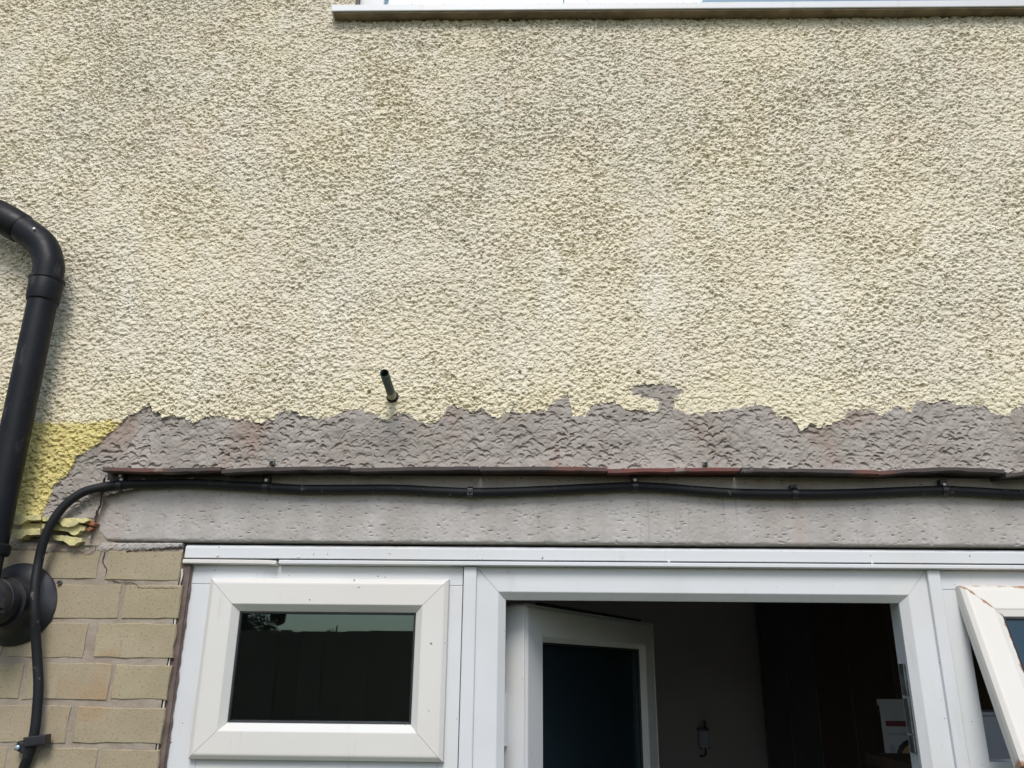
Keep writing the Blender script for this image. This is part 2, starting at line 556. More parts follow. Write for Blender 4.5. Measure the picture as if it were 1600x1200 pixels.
def curve(pts):
    a = np.array(sorted(pts)); return a[:, 0], a[:, 1]
EDGE = [(-1.0154, 2.2400), (-1.0169, 2.2750), (-1.0024, 2.3051), (-0.9845, 2.3189), (-0.9728, 2.3439), (-0.9637, 2.3691), (-0.9406, 2.3790), (-0.9194, 2.4003), (-0.9163, 2.4146), (-0.8960, 2.4261), (-0.8821, 2.4434), (-0.8705, 2.4579), (-0.8542, 2.4609), (-0.8378, 2.4726), (-0.8298, 2.4843), (-0.8156, 2.4654), (-0.7935, 2.4582), (-0.7758, 2.4612), (-0.7516, 2.4583), (-0.7286, 2.4440), (-0.7153, 2.4484), (-0.7051, 2.4556), (-0.6817, 2.4586), (-0.6529, 2.4515), (-0.6251, 2.4516), (-0.5895, 2.4445), (-0.5512, 2.4504), (-0.5405, 2.4678), (-0.5157, 2.4708), (-0.4968, 2.4621), (-0.4657, 2.4565), (-0.4305, 2.4508), (-0.4107, 2.4624), (-0.3907, 2.4741), (-0.3629, 2.4742), (-0.3413, 2.4627), (-0.3130, 2.4527), (-0.2929, 2.4629), (-0.2723, 2.4673), (-0.2580, 2.4572), (-0.2369, 2.4487), (-0.2023, 2.4460), (-0.1890, 2.4575), (-0.1786, 2.4748), (-0.1595, 2.4836), (-0.1454, 2.4749), (-0.1273, 2.4721), (-0.1067, 2.4750), (-0.0857, 2.4607), (-0.0677, 2.4536), (-0.0514, 2.4680), (-0.0376, 2.4710), (-0.0169, 2.4638), (0.0174, 2.4697), (0.0381, 2.4755), (0.0561, 2.4901), (0.0728, 2.5046), (0.0812, 2.5163), (0.0878, 2.4931), (0.0916, 2.4642), (0.1066, 2.4643), (0.1204, 2.4686), (0.1346, 2.4874), (0.1691, 2.4904), (0.1896, 2.4876), (0.2098, 2.4761), (0.2371, 2.4733), (0.2697, 2.4691), (0.2815, 2.4850), (0.2926, 2.4879), (0.3057, 2.4764), (0.3394, 2.4694), (0.3703, 2.4623), (0.3808, 2.4767), (0.4008, 2.4696), (0.4286, 2.4769), (0.4490, 2.4769), (0.4636, 2.4885), (0.4840, 2.4871), (0.5172, 2.4772), (0.5294, 2.4629), (0.5495, 2.4601), (0.5649, 2.4516), (0.5712, 2.4347), (0.5757, 2.4263), (0.5908, 2.4418), (0.6147, 2.4377), (0.6426, 2.4463), (0.6708, 2.4563), (0.6793, 2.4706), (0.7073, 2.4778), (0.7273, 2.4750), (0.7460, 2.4637), (0.7673, 2.4709), (0.7766, 2.4895), (0.7953, 2.4781), (0.8152, 2.4753), (0.8281, 2.4983), (0.8453, 2.4955), (0.8647, 2.4898), (0.8868, 2.5014), (0.9053, 2.4899), (0.9313, 2.4843), (0.9656, 2.4873), (0.9830, 2.4716), (1.0152, 2.4646), (1.0273, 2.4789), (1.0537, 2.4904), (1.0851, 2.4791), (1.1339, 2.4878), (1.1842, 2.4723), (1.2400, 2.4825)]
ex, ez = curve(EDGE)
edge = np.interp(gx, ex, ez, left=-9)
XX = gx[None, :]; ZZ = gz[:, None]
jit = .0055 * lownoise(.006, 41) + .005 * lownoise(.02, 42)
mort = (ZZ < edge[None, :] + jit) & (XX > ex[0])
# smear of cement above the band
isl = np.array([(0.2185, 2.5255), (0.2395, 2.5315), (0.2812, 2.5360), (0.3195, 2.5287), (0.3327, 2.5171), (0.3098, 2.5025), (0.3130, 2.4851), (0.3002, 2.4764), (0.2838, 2.4764), (0.2767, 2.4995), (0.2520, 2.5023), (0.2277, 2.5124)])
def inpoly(poly, X, Z):
    ins = np.zeros(np.broadcast(X, Z).shape, bool)
    n = len(poly)
    for i in range(n):
        x1, z1 = poly[i]; x2, z2 = poly[(i + 1) % n]
        c = ((z1 > Z) != (z2 > Z)) & (X < (x2 - x1) * (Z - z1) / (z2 - z1 + 1e-12) + x1)
        ins ^= c
    return ins
mort |= inpoly(isl, XX + jit * .6, ZZ + jit * .6)
# lower limit of the render coat
LOW = [(-1.3788, 2.2397), (-1.1069, 2.2413), (-1.0253, 2.2404), (-1.0167, 2.2378), (-0.9700, 2.2341), (-0.9295, 2.2343), (-0.9180, 2.2304), (-0.9079, 2.1816), (-0.8945, 2.1817), (-0.9033, 2.2385), (-0.8994, 2.2627), (-0.8935, 2.2831), (-0.8973, 2.3283), (-0.6530, 2.3337), (-0.6436, 2.3351), (-0.3786, 2.3406), (-0.1053, 2.3433), (0.1651, 2.3419), (0.4391, 2.3446), (0.7261, 2.3379), (0.8695, 2.3440), (0.9872, 2.3405), (1.1571, 2.3387)]
lx, lz = curve(LOW)
low = np.interp(gx, lx, lz)
keep = ZZ > low[None, :] + .4 * jit
# opening of the upstairs window
SILL_Z = 3.5291
UW_X0 = -0.4375
keep &= ~((XX > UW_X0 - .02) & (ZZ > SILL_Z + .012))
# thin scraped edge: blend mortar over the stones
H = np.where(mort, HM + .25 * np.clip(HR, 0, .006) * np.clip((ZZ - (edge[None, :] - .02)) / .02, 0, 1), HR)
# drilled holes in the render
for (hx, hz), r in zip([(0.2380, 2.5625), (0.8398, 2.5669), (-0.3490, 2.5151), (-0.2402, 3.3878), (-0.0217, 2.5633)], (.0042, .0035, .004, .003, .003)):
    d = np.hypot(XX - hx, ZZ - hz)
    H = np.where(d < r, H - .014, H)
BASE_Y = -.0125
bell = np.clip((ZZ - low[None, :]) / .03, 0, 1)
VX = np.broadcast_to(XX, H.shape) + .0007 * lownoise(.003, 51)
VZ = np.broadcast_to(ZZ, H.shape) - np.where(mort, .08, .20) * np.clip(H, 0, .01)
VY = BASE_Y - H - .006 * (1 - bell) ** 2

def grid_mesh(name, sel, smooth=True):
    """sel: (NZ-1, NX-1) faces to keep"""
    idx = np.arange(NZ * NX).reshape(NZ, NX)
    J, I = np.nonzero(sel)
    q = np.stack([idx[J, I], idx[J, I + 1], idx[J + 1, I + 1], idx[J + 1, I]], 1)
    u, inv = np.unique(q.ravel(), return_inverse=True)
    co = np.stack([VX.ravel()[u], VY.ravel()[u], VZ.ravel()[u]], 1).astype(np.float32)
    me = bpy.data.meshes.new(name)
    me.vertices.add(len(u)); me.vertices.foreach_set('co', co.ravel())
    nf = len(J)
    me.loops.add(nf * 4); me.loops.foreach_set('vertex_index', inv.astype(np.int32).ravel())
    me.polygons.add(nf)
    me.polygons.foreach_set('loop_start', np.arange(0, nf * 4, 4, dtype=np.int32))
    me.polygons.foreach_set('use_smooth', np.full(nf, smooth))
    me.update(calc_edges=True)
    return me
kf = keep[:-1, :-1]; mf = mort[:-1, :-1]

# ------------------------------------------------------------------ the house
house = empty('house', (0, 0, 0))
tag(house, 'cream roughcast house wall with buff bricks, cement lintel, tile ledge and white plastic windows', 'house')
o = obj('roughcast_coat', grid_mesh('roughcast_coat', kf & ~mf, False), M['roughcast'], house)
tag(o, 'cream painted roughcast')
o = obj('mortar_band', grid_mesh('mortar_band', kf & mf, False), M['mortar'], house)
tag(o, 'grey trowelled cement band with scooped pits')

# wall core behind the finishes (openings left free), and the coat beyond the picture
KX0 = -0.7161; KX1 = 1.72                       # kitchen window and door strip
LINT_Z0 = 2.1892
core = bmesh.new()
def cbox(bm, x0, x1, y0, y1, z0, z1):
    r = bmesh.ops.create_cube(bm, size=1)
    for v in r['verts']:
        v.co = Vector(((x0 + x1) / 2 + v.co.x * (x1 - x0), (y0 + y1) / 2 + v.co.y * (y1 - y0), (z0 + z1) / 2 + v.co.z * (z1 - z0)))
WL, WR_, WT = -4.2, 4.2, 5.2
cbox(core, WL, KX0 - .004, .0085, .26, 0, LINT_Z0)
cbox(core, KX1 + .004, WR_, .0085, .26, 0, LINT_Z0)
cbox(core, WL, WR_, .0105, .26, LINT_Z0 + .001, SILL_Z)
cbox(core, WL, UW_X0 - .021, .0085, .26, SILL_Z + .001, WT)
cbox(core, 1.9, WR_, .0085, .26, SILL_Z + .001, WT)
cbox(core, UW_X0 - .0205, 1.8995, .0085, .26, SILL_Z + 1.05, WT)
me = bpy.data.meshes.new('wall_core'); core.to_mesh(me); core.free()
obj('wall_core', me, M['soil'], house)
far = bmesh.new()
cbox(far, WL, GX0 - .0005, -.0145, .008, 2.2413, WT)
cbox(far, GX1 + .0005, WR_, -.0145, .008, 2.3394, SILL_Z + .01)
cbox(far, GX0, UW_X0 - .021, -.0145, .008, GZ1 + .0005, WT)
cbox(far, 1.9, WR_, -.0145, .008, SILL_Z + .011, WT)
cbox(far, UW_X0 - .0205, 1.8995, -.0145, .008, SILL_Z + 1.05, WT)
me = bpy.data.meshes.new('roughcast_beyond'); far.to_mesh(me); far.free()
obj('roughcast_beyond', me, M['roughcast_far'], house)

# --- cement lintel face: its own fine grid
def lintel():
    st = .0017
    x0, x1 = -0.9193, 1.46
    z0, z1 = 2.1915, 2.3349
    nx = int((x1 - x0) / st); nz = int((z1 - z0) / st)
    X = x0 + np.arange(nx) * st; Z = z0 + np.arange(nz) * st
    h = .0006 * lownoise(.02, 61, nz, nx, st) + .0004 * lownoise(.006, 62, nz, nx, st) + .0012 * lownoise(.15, 63, nz, nx, st)
    r = np.random.RandomState(9)
    n = 2600
    c1 = x0 + r.rand(n) * (x1 - x0); c2 = z0 + r.rand(n) * (z1 - z0)
    a = .0018 + .005 * r.rand(n) ** 3; b = .0011 + .0010 * r.rand(n); dd = .0006 + .0022 * r.rand(n) ** 2
    def slit(p, q, sl):
        d2 = p * p + q * q
        return np.where(d2 < 1, -dd[sl, None] * np.clip(1 - d2, 0, 1) ** .5, np.nan)
    pt = np.zeros((nz, nx)); stamp(pt, c1, c2, a, b, slit, x0, z0, st, np.minimum, 5)
    h = h + pt
    # crumbling lower arris
    arr = np.clip(1 - (Z[:, None] - z0) / (.003 + .0035 * (1 + lownoise(.02, 66, nz, nx, st)) ), 0, 1)
    h = h - .004 * arr ** 2
    lb = [(-0.8701, 2.1898), (-0.8885, 2.2029), (-0.9066, 2.2215), (-0.9093, 2.2443), (-0.9020, 2.2646), (-0.8974, 2.2850), (-0.8998, 2.3306)]
    lzz = np.array(sorted([(q[1], q[0]) for q in lb]))
    left = np.interp(Z, lzz[:, 0], lzz[:, 1])
    sel = (X[None, :] > left[:, None] + .003 * lownoise(.01, 67, nz, nx, st))
    V = []; F = []
    idx = -np.ones((nz, nx), int)
    co = np.stack([np.broadcast_to(X[None], h.shape), -.001 - h, np.broadcast_to(Z[:, None], h.shape)], 2).reshape(-1, 3)
    fs = sel[:-1, :-1]
    J, I = np.nonzero(fs)
    g = np.arange(nz * nx).reshape(nz, nx)
    q = np.stack([g[J, I], g[J, I + 1], g[J + 1, I + 1], g[J + 1, I]], 1)
    # soffit: lower edge runs back into the wall
    nb = nz * nx
    co2 = co[:nx].copy(); co2[:, 1] = .05
    co = np.vstack([co, co2])
    Ib = np.nonzero(fs[0])[0]
    q2 = np.stack([g[0, Ib], nb + Ib, nb + Ib + 1, g[0, Ib + 1]], 1)
    q = np.vstack([q, q2])
    me = bpy.data.meshes.new('lintel')
    u, inv = np.unique(q.ravel(), return_inverse=True)
    me.vertices.add(len(u)); me.vertices.foreach_set('co', co[u].astype(np.float32).ravel())
    me.loops.add(len(q) * 4); me.loops.foreach_set('vertex_index', inv.astype(np.int32).ravel())
    me.polygons.add(len(q)); me.polygons.foreach_set('loop_start', np.arange(0, len(q) * 4, 4, dtype=np.int32))
    me.polygons.foreach_set('use_smooth', np.ones(len(q), bool))
    me.update(calc_edges=True)
    me.set_sharp_from_angle(angle=R(50))
    obj('lintel', me, M['lintel'], house)
lintel()

# --- clay tile ledge: each tile a slab let into the wall
TILES = [  # (u0, ztop0, u1, ztop1, sag) measured along the front edge
    ([(-0.8831, 2.3339), (-0.6365, 2.3365)], -.002, .0), ([(-0.6345, 2.3311), (-0.3700, 2.3378)], .003, .0), ([(-0.3685, 2.3351), (-0.1038, 2.3404)], .001, .0),
    ([(-0.1012, 2.3391), (0.1594, 2.3390)], .0012, .0), ([(0.1606, 2.3363), (0.4287, 2.3403)], .001, .0), ([(0.4312, 2.3390), (0.7057, 2.3350)], .0005, .0),
    ([(0.7068, 2.3337), (0.9601, 2.3389)], .006, .0), ([(0.9612, 2.3310), (1.2235, 2.3428)], .003, .0)]
rt = random.Random(3)
for k, (((xa, za), (xb, zb)), bow, _) in enumerate(TILES):
    n = 14
    y0 = -.056 - rt.random() * .006
    V, F = [], []
    for i in range(n + 1):
        t = i / n
        x = xa + (xb - xa) * t
        zt = za + (zb - za) * t + bow * math.sin(math.pi * t) + rt.uniform(-.0005, .0005)
        th = .0086 + rt.uniform(-.0008, .0008)
        yy = y0 + rt.uniform(-.0012, .0012)
        V += [(x, yy, zt - .0008), (x, yy + .0012, zt), (x, .004, zt + .004), (x, .004, zt - th + .004), (x, yy + .0014, zt - th), (x, yy, zt - th + .001)]
    for i in range(n):
        for j in range(6):
            a = i * 6 + j; b = i * 6 + (j + 1) % 6
            F.append((a, b, b + 6, a + 6))
    F += [tuple(range(6)), tuple(n * 6 + j for j in range(6))]
    obj('tile', mesh('tile', V, F), M['tile_red'] if k == 4 else M['tile'], house)

# thin black strip under the left end of the ledge
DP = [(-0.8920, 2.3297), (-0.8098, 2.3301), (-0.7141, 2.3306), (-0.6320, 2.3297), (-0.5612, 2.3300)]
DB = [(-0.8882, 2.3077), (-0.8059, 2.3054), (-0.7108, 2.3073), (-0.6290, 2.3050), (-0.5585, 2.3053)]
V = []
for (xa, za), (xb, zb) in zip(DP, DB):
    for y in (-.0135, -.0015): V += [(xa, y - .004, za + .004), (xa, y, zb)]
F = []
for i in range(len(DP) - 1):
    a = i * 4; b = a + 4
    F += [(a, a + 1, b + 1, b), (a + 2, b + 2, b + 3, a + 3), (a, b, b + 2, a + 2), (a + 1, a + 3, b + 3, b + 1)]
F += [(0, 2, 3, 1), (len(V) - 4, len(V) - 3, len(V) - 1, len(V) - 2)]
obj('black_strip', mesh('black_strip', V, F), M['gasket'], house)

# --- buff bricks
def brick_me(x0, x1, z0, z1, rnd):
    """face of 5 x 3 quads with a worn, wandering arris, sides running back into the joint"""
    w_, h_ = x1 - x0, z1 - z0
    c = .0016
    jt = lambda q: rnd.uniform(-q, q)
    NXB, NZB = 6, 4
    V = []; F = []
    for j in range(NZB):
        for i in range(NXB):
            tx = i / (NXB - 1); tz = j / (NZB - 1)
            x = x0 + c + (w_ - 2 * c) * tx; z = z0 + c + (h_ - 2 * c) * tz
            eg = i in (0, NXB - 1) or j in (0, NZB - 1)
            V.append((x + jt(.0013), jt(.0003), z + jt(.0013)))
    for j in range(NZB - 1):
        for i in range(NXB - 1):
            a = j * NXB + i
            F.append((a, a + 1, a + NXB + 1, a + NXB))
    ring = list(range(NXB)) + [j * NXB + NXB - 1 for j in range(1, NZB)] + [(NZB - 1) * NXB + i for i in range(NXB - 2, -1, -1)] + [j * NXB for j in range(NZB - 2, 0, -1)]
    out = []; bk = []
    for q in ring:
        x, y, z = V[q]; i = q % NXB; j = q // NXB
        ox = -c if i == 0 else (c if i == NXB - 1 else 0); oz = -c if j == 0 else (c if j == NZB - 1 else 0)
        V.append((x + ox + jt(.001), .0024 + jt(.0006), z + oz + jt(.001))); out.append(len(V) - 1)
    for q in out:
        x, y, z = V[q]; V.append((x, .03, z)); bk.append(len(V) - 1)
    m = len(ring)
    for i in range(m):
        j = (i + 1) % m
        F.append((ring[i], ring[j], out[j], out[i])); F.append((out[i], out[j], bk[j], bk[i]))
    return mesh('brick', V, F, False)
rb = random.Random(11)
ZR = [2.1707, 2.1074, 2.0319, 1.9563, 1.8771, 1.8005]
XE = -0.7137
COURSE = .0765
ROWS = [  # (top z, bottom z, x joints as (start, end) pairs)
    (2.1707, 2.1125, [(-9, -1.0076), (-0.9996, -0.8875), (-0.8715, -0.7159)]),
    (2.1023, 2.0357, [(-9, -1.0133), (-1.0001, -0.8307), (-0.8228, -0.7076)]),
    (2.0257, 1.9599, [(-9, -1.0526), (-1.0422, -0.8867), (-0.8673, -0.7072)]),
    (1.9491, 1.8829, [(-9, -1.0007), (-0.9944, -0.8250), (-0.8186, -0.7070)]),
    (1.8713, 1.8050, [(-9, -1.0647), (-1.0571, -0.8926), (-0.8800, -0.7074)]),
    (1.7960, 1.7273, [(-9, -1.0010), (-0.9960, -0.8264), (-0.8202, -0.7067)]),
]
zt = ROWS[-1][1] - .009
k = 0
while zt > .08:
    offs = .085 if k % 2 else .0
    ROWS.append((zt, zt - .0665, [(-9, XE - .36 - offs), (XE - .35 - offs, XE - .19 - offs + .03), (XE - .18 - offs + .03, XE)]))
    zt -= COURSE; k += 1
for (za, zb, spans) in ROWS:
    for (xa, xb) in spans:
        if xa == -9:                                  # run the course on to the left beyond the picture
            xr = xb
            for i in range(4):
                L_ = .168 + rb.uniform(-.01, .01)
                obj('brick', brick_me(xr - L_, xr, zb + rb.uniform(-.0015, .0015), za + rb.uniform(-.0015, .0015), rb), M['brick'], house)
                xr -= L_ + .009
        else:
            obj('brick', brick_me(xa, xb, zb + rb.uniform(-.0015, .0015), za + rb.uniform(-.0015, .0015), rb), M['brick'], house)

# mortar behind and between the bricks, smeared flush in places
def joints():
    st = .004
    x0, x1 = -1.55, XE - .003
    z0, z1 = 1.35, 2.1746
    nx = int((x1 - x0) / st) + 1; nz = int((z1 - z0) / st) + 1
    h = .0006 * lownoise(.010, 71, nz, nx, st) + .0009 * lownoise(.045, 72, nz, nx, st)
    V = [(x0 + i * (x1 - x0) / (nx - 1), .0020 - h[j, i], z0 + j * (z1 - z0) / (nz - 1)) for j in range(nz) for i in range(nx)]
    F = [(j * nx + i, j * nx + i + 1, (j + 1) * nx + i + 1, (j + 1) * nx + i) for j in range(nz - 1) for i in range(nx - 1)]
    obj('brick_joint_mortar', mesh('brick_joint_mortar', V, F, True), M['joint'], house)
joints()
# pointing strip between lintel and top course, broken along its lower edge
def strip(name, top, bot, y, mat, seed, amp, back=.006):
    r = random.Random(seed)
    P = []
    n = 46
    def samp(pl, t):
        xs = [p[0] for p in pl]; x = pl[0][0] + (pl[-1][0] - pl[0][0]) * t
        return x, float(np.interp(x, xs, [p[1] for p in pl]))
    V, F = [], []
    for i in range(n + 1):
        x, zt_ = samp(top, i / n); _, zb_ = samp(bot, i / n)
        zb_ += r.uniform(-amp, amp); zt_ += r.uniform(-amp, amp) * .3
        for j in range(5):
            t = j / 4
            V.append((x, y + r.uniform(-.0010, .0010) + (.0015 if j in (0, 4) else 0), zb_ + (zt_ - zb_) * t))
        V.append((x, back + .012, zt_)); V.append((x, back + .012, zb_))
    m = 7
    for i in range(n):
        for j in range(m):
            a = i * m + j; b = i * m + (j + 1) % m
            F.append((a, b, b + m, a + m))
    F += [tuple(range(m)), tuple(n * m + j for j in range(m))]
    return obj(name, mesh(name, V, F, False), mat, house)
strip('pointing_strip', [(-0.8994, 2.1883), (-0.8321, 2.1875), (-0.7197, 2.1882)], [(-0.8964, 2.1713), (-0.8297, 2.1730), (-0.7634, 2.1761), (-0.7187, 2.1817)], -.0008, M['lintel'], 5, .0016)
strip('pointing_strip', [(-1.1845, 2.1932), (-1.0752, 2.1886), (-1.0068, 2.1838), (-0.8992, 2.1845)], [(-1.1796, 2.1721), (-1.0719, 2.1728), (-0.9768, 2.1682), (-0.8955, 2.1636)], -.002, M['joint'], 6, .002)

def filler():
    st = .003
    x0, x1 = -0.9416, -0.8627; z0, z1 = 2.1808, 2.3324
    nx = int((x1 - x0) / st) + 1; nz = int((z1 - z0) / st) + 1
    h = .0015 * lownoise(.012, 81, nz, nx, st) + .0016 * lownoise(.03, 82, nz, nx, st) + .0006 * lownoise(.005, 83, nz, nx, st)
    V = [(x0 + i * st, -.0045 - h[j, i] + .004 * max(0, (i * st - .03) / .02), z0 + j * st) for j in range(nz) for i in range(nx)]
    F = [(j * nx + i, j * nx + i + 1, (j + 1) * nx + i + 1, (j + 1) * nx + i) for j in range(nz - 1) for i in range(nx - 1)]
    obj('mortar_filling', mesh('mortar_filling', V, F, True), M['joint'], house)
filler()
def crack(pts, rad, seed):
    rr = random.Random(seed); P = []
    for a, b in zip(pts[:-1], pts[1:]):
        a = Vector(a); b = Vector(b); n = max(2, int((b - a).length / .004))
        P += [a + (b - a) * (i / n) + Vector((rr.uniform(-.0006, .0006), 0, rr.uniform(-.0012, .0012))) for i in range(n)]
    obj('crack', tube_me('crack', P, [rr.uniform(.35, 1) * rad for _ in P], 5, True, False), M['grime'], house)
crack([(-0.8659, 0.0000, 2.1134), (-0.8522, 0.0000, 2.1110), (-0.8331, 0.0000, 2.1073), (-0.8133, 0.0000, 2.1074), (-0.8023, 0.0000, 2.1049), (-0.7958, 0.0000, 2.0973), (-0.7653, -0.0000, 2.0963), (-0.7114, 0.0000, 2.0967)], .0009, 1)
crack([(-0.8351, -0.0010, 2.1705), (-0.8006, -0.0010, 2.1721), (-0.7703, -0.0010, 2.1749), (-0.7199, -0.0010, 2.1778)], .0016, 2)
crack([(-0.8782, 0.0000, 2.1690), (-0.8799, 0.0000, 2.1482), (-0.8679, 0.0000, 2.1327), (-0.8686, 0.0000, 2.1134)], .0012, 3)
# --- flaking yellow painted tile ends at the foot of the render, each a slab with a wavy lower edge
FL = [
  ([(-1.0692, 2.2377), (-1.0412, 2.2392), (-1.0090, 2.2394), (-1.0069, 2.2288), (-1.0350, 2.2286), (-1.0409, 2.2246), (-1.0492, 2.2193), (-1.0612, 2.2192), (-1.0680, 2.2258)], -.030),
  ([(-1.0056, 2.2354), (-0.9689, 2.2330), (-0.9114, 2.2334), (-0.9080, 2.2294), (-0.9164, 2.2241), (-0.9284, 2.2240), (-0.9362, 2.2160), (-0.9480, 2.2147), (-0.9602, 2.2159), (-0.9687, 2.2251), (-0.9852, 2.2276), (-1.0037, 2.2262)], -.030),
  ([(-1.0712, 2.2106), (-1.0404, 2.2108), (-1.0086, 2.2123), (-1.0062, 2.2005), (-1.0353, 2.1989), (-1.0443, 2.1910), (-1.0550, 2.1910), (-1.0652, 2.1948), (-1.0706, 2.2013)], -.024),
  ([(-1.0092, 2.2232), (-0.9770, 2.2234), (-0.9171, 2.2185), (-0.9170, 2.2105), (-0.9259, 2.2079), (-0.9324, 2.1999), (-0.9417, 2.1999), (-0.9510, 2.2064), (-0.9771, 2.2102), (-1.0071, 2.2126)], -.021),
  ([(-0.9816, 2.1999), (-0.9546, 2.1988), (-0.9230, 2.1937), (-0.9204, 2.1872), (-0.9293, 2.1845), (-0.9350, 2.1793), (-0.9443, 2.1792), (-0.9532, 2.1844), (-0.9593, 2.1882), (-0.9798, 2.1907)], -.018),
  ([(-1.0534, 2.2232), (-1.0136, 2.2261), (-1.0107, 2.2116), (-1.0426, 2.2101), (-1.0563, 2.2113)], -.014),
]
rfk = random.Random(21)
def ragged(pl, amp=.0009, step=.0045):
    out = []
    for (xa, za), (xb, zb) in zip(pl, pl[1:] + pl[:1]):
        n = max(1, int(math.hypot(xb - xa, zb - za) / step))
        out += [(xa + (xb - xa) * i / n + rfk.uniform(-amp, amp), za + (zb - za) * i / n + rfk.uniform(-amp, amp)) for i in range(n)]
    return out
for i, (pl, y) in enumerate(FL):
    o = obj('tile_flake', prism_me('tile_flake', ragged(pl), y, .004), M['yellow_paint'], house)
o = obj('tile_flake', prism_me('tile_flake', [(-0.9174, 2.2228), (-0.9082, 2.2307), (-0.8977, 2.2242), (-0.9007, 2.2189), (-0.9116, 2.2202)], -.022, .004, .001), M['raw_clay'], house)
tag(o, 'broken orange clay end of the yellow tile')
o = obj('tile_flake', prism_me('tile_flake', [(-0.9188, 2.2132), (-0.9077, 2.2185), (-0.9028, 2.2133), (-0.9096, 2.2066)], -.019, .004, .001), M['raw_clay'], house)
tag(o, 'broken orange clay end of the lower yellow tile')

# --- white fascia strip over the windows
FX0, FX1 = -0.7132, 1.70
fz = lambda v: v
ft, fb = 2.1818, 2.1584
prof = [(.012, ft + .004), (.0075, ft), (.006, ft - .002), (.006, fb + .001), (.0075, fb), (.022, fb), (.022, ft + .004)]
V = [(x, y, z) for x in (FX0, FX1) for y, z in prof]; n = len(prof)
F = [(i, (i + 1) % n, n + (i + 1) % n, n + i) for i in range(n)] + [tuple(range(n)), tuple(range(2 * n - 1, n - 1, -1))]
fascia = obj('fascia_strip', mesh('fascia_strip', V, F), M['upvc'], house)
l0, l1 = 2.1553, 2.1463
def lip(pts):
    V, F = [], []
    for x, dy, dz in pts:
        for y, z in ((.003, l0), (.0008, l0 - .0018), (.0008, l1 + .0018), (.003, l1), (.03, l1), (.03, l0)):
            V.append((x, y + (dy if y < .02 else 0), z + dz))
    m = 6; N_ = len(pts)
    for i in range(N_ - 1):
        for j in range(m):
            a = i * m + j; b = i * m + (j + 1) % m
            F.append((a, b, b + m, a + m))
    F += [tuple(range(m)), tuple((N_ - 1) * m + j for j in range(m))]
    return mesh('lip', V, F)
XC = -0.5165
obj('lip', lip([(FX0, -.001, 0), (FX0 + .05, 0, 0), (XC - .05, .001, -.0002), (XC - .02, -.001, -.0008), (XC - .002, -.0035, -.0022)]), M['upvc_worn'], fascia)
obj('lip', lip([(XC + .002, 0, 0), (XC + .1, 0, 0), (.4, 0, 0), (.9, 0, 0), (FX1, 0, 0)]), M['upvc'], fascia)
def screw_head(name, loc, r, mat, parent, nrm=-1):
    bm = bmesh.new()
    bmesh.ops.create_uvsphere(bm, u_segments=12, v_segments=8, radius=r)
    for v in bm.verts:
        v.co = Vector((v.co.x, v.co.z * .45, v.co.y))
    me = bpy.data.meshes.new(name); bm.to_mesh(me); bm.free()
    for p in me.polygons: p.use_smooth = True
    o = obj(name, me, mat, parent); o.location = loc
    return o
for p in ([(-0.4764, 0.0055, 2.1621), (-0.1008, 0.0055, 2.1608), (0.2853, 0.0055, 2.1584), (0.6972, 0.0055, 2.1588), (-0.6444, 0.0055, 2.1635)]):
    screw_head('screw', p, .0032, M['upvc_worn'], fascia)

# --- windows and door
YB = .020                                                 # face of the fixed frames
def add_bars(d, names, mat, parent):
    for s, nm in zip('tblr', names):
        obj(nm, d[s], mat, parent)

FT = 2.1459                                     # top of frames
# small top-hung window, left
wx0, wx1 = -0.7009, -0.1360
SX0, SX1 = -0.6546, -0.1623
SZ1, SZ0 = 2.1197, 1.7774
fr_prof = [(0, YB), (.030, YB), (.032, YB + .004), (.032, YB + .05), (0, YB + .05)]
LOWZ = 1.06
def fixed_frame(name, x0, x1, wl, wr, transom):
    """outer frame: one mesh of mitred bars, with a transom under the small sash"""
    bm = bmesh.new()
    d = {}
    def add(me):
        bm.from_mesh(me)
    # jambs, head, cill
    add(box_me('t', x0, x1, YB, YB + .06, SZ1 - .012, FT, .0015))
    add(box_me('t', x0, x0 + wl, YB + .0004, YB + .06, LOWZ, SZ1 - .0124, .0015))
    add(box_me('t', x1 - wr, x1, YB + .0004, YB + .06, LOWZ, SZ1 - .0124, .0015))
    add(box_me('t', x0 + wl, x1 - wr, YB + .0008, YB + .06, SZ0 - .045, SZ0 + .012, .0015))
    add(box_me('t', x0 + wl, x1 - wr, YB + .0008, YB + .06, LOWZ, LOWZ + .05, .0015))
    me = bpy.data.meshes.new(name); bm.to_mesh(me); bm.free()
    return me
win = obj('window', fixed_frame('window', wx0, wx1, SX0 - wx0 + .012, wx1 - SX1 + .012, True), M['upvc'], house)
tag(win, 'small closed top-hung window of white plastic')
SW, BEAD = .067, .014
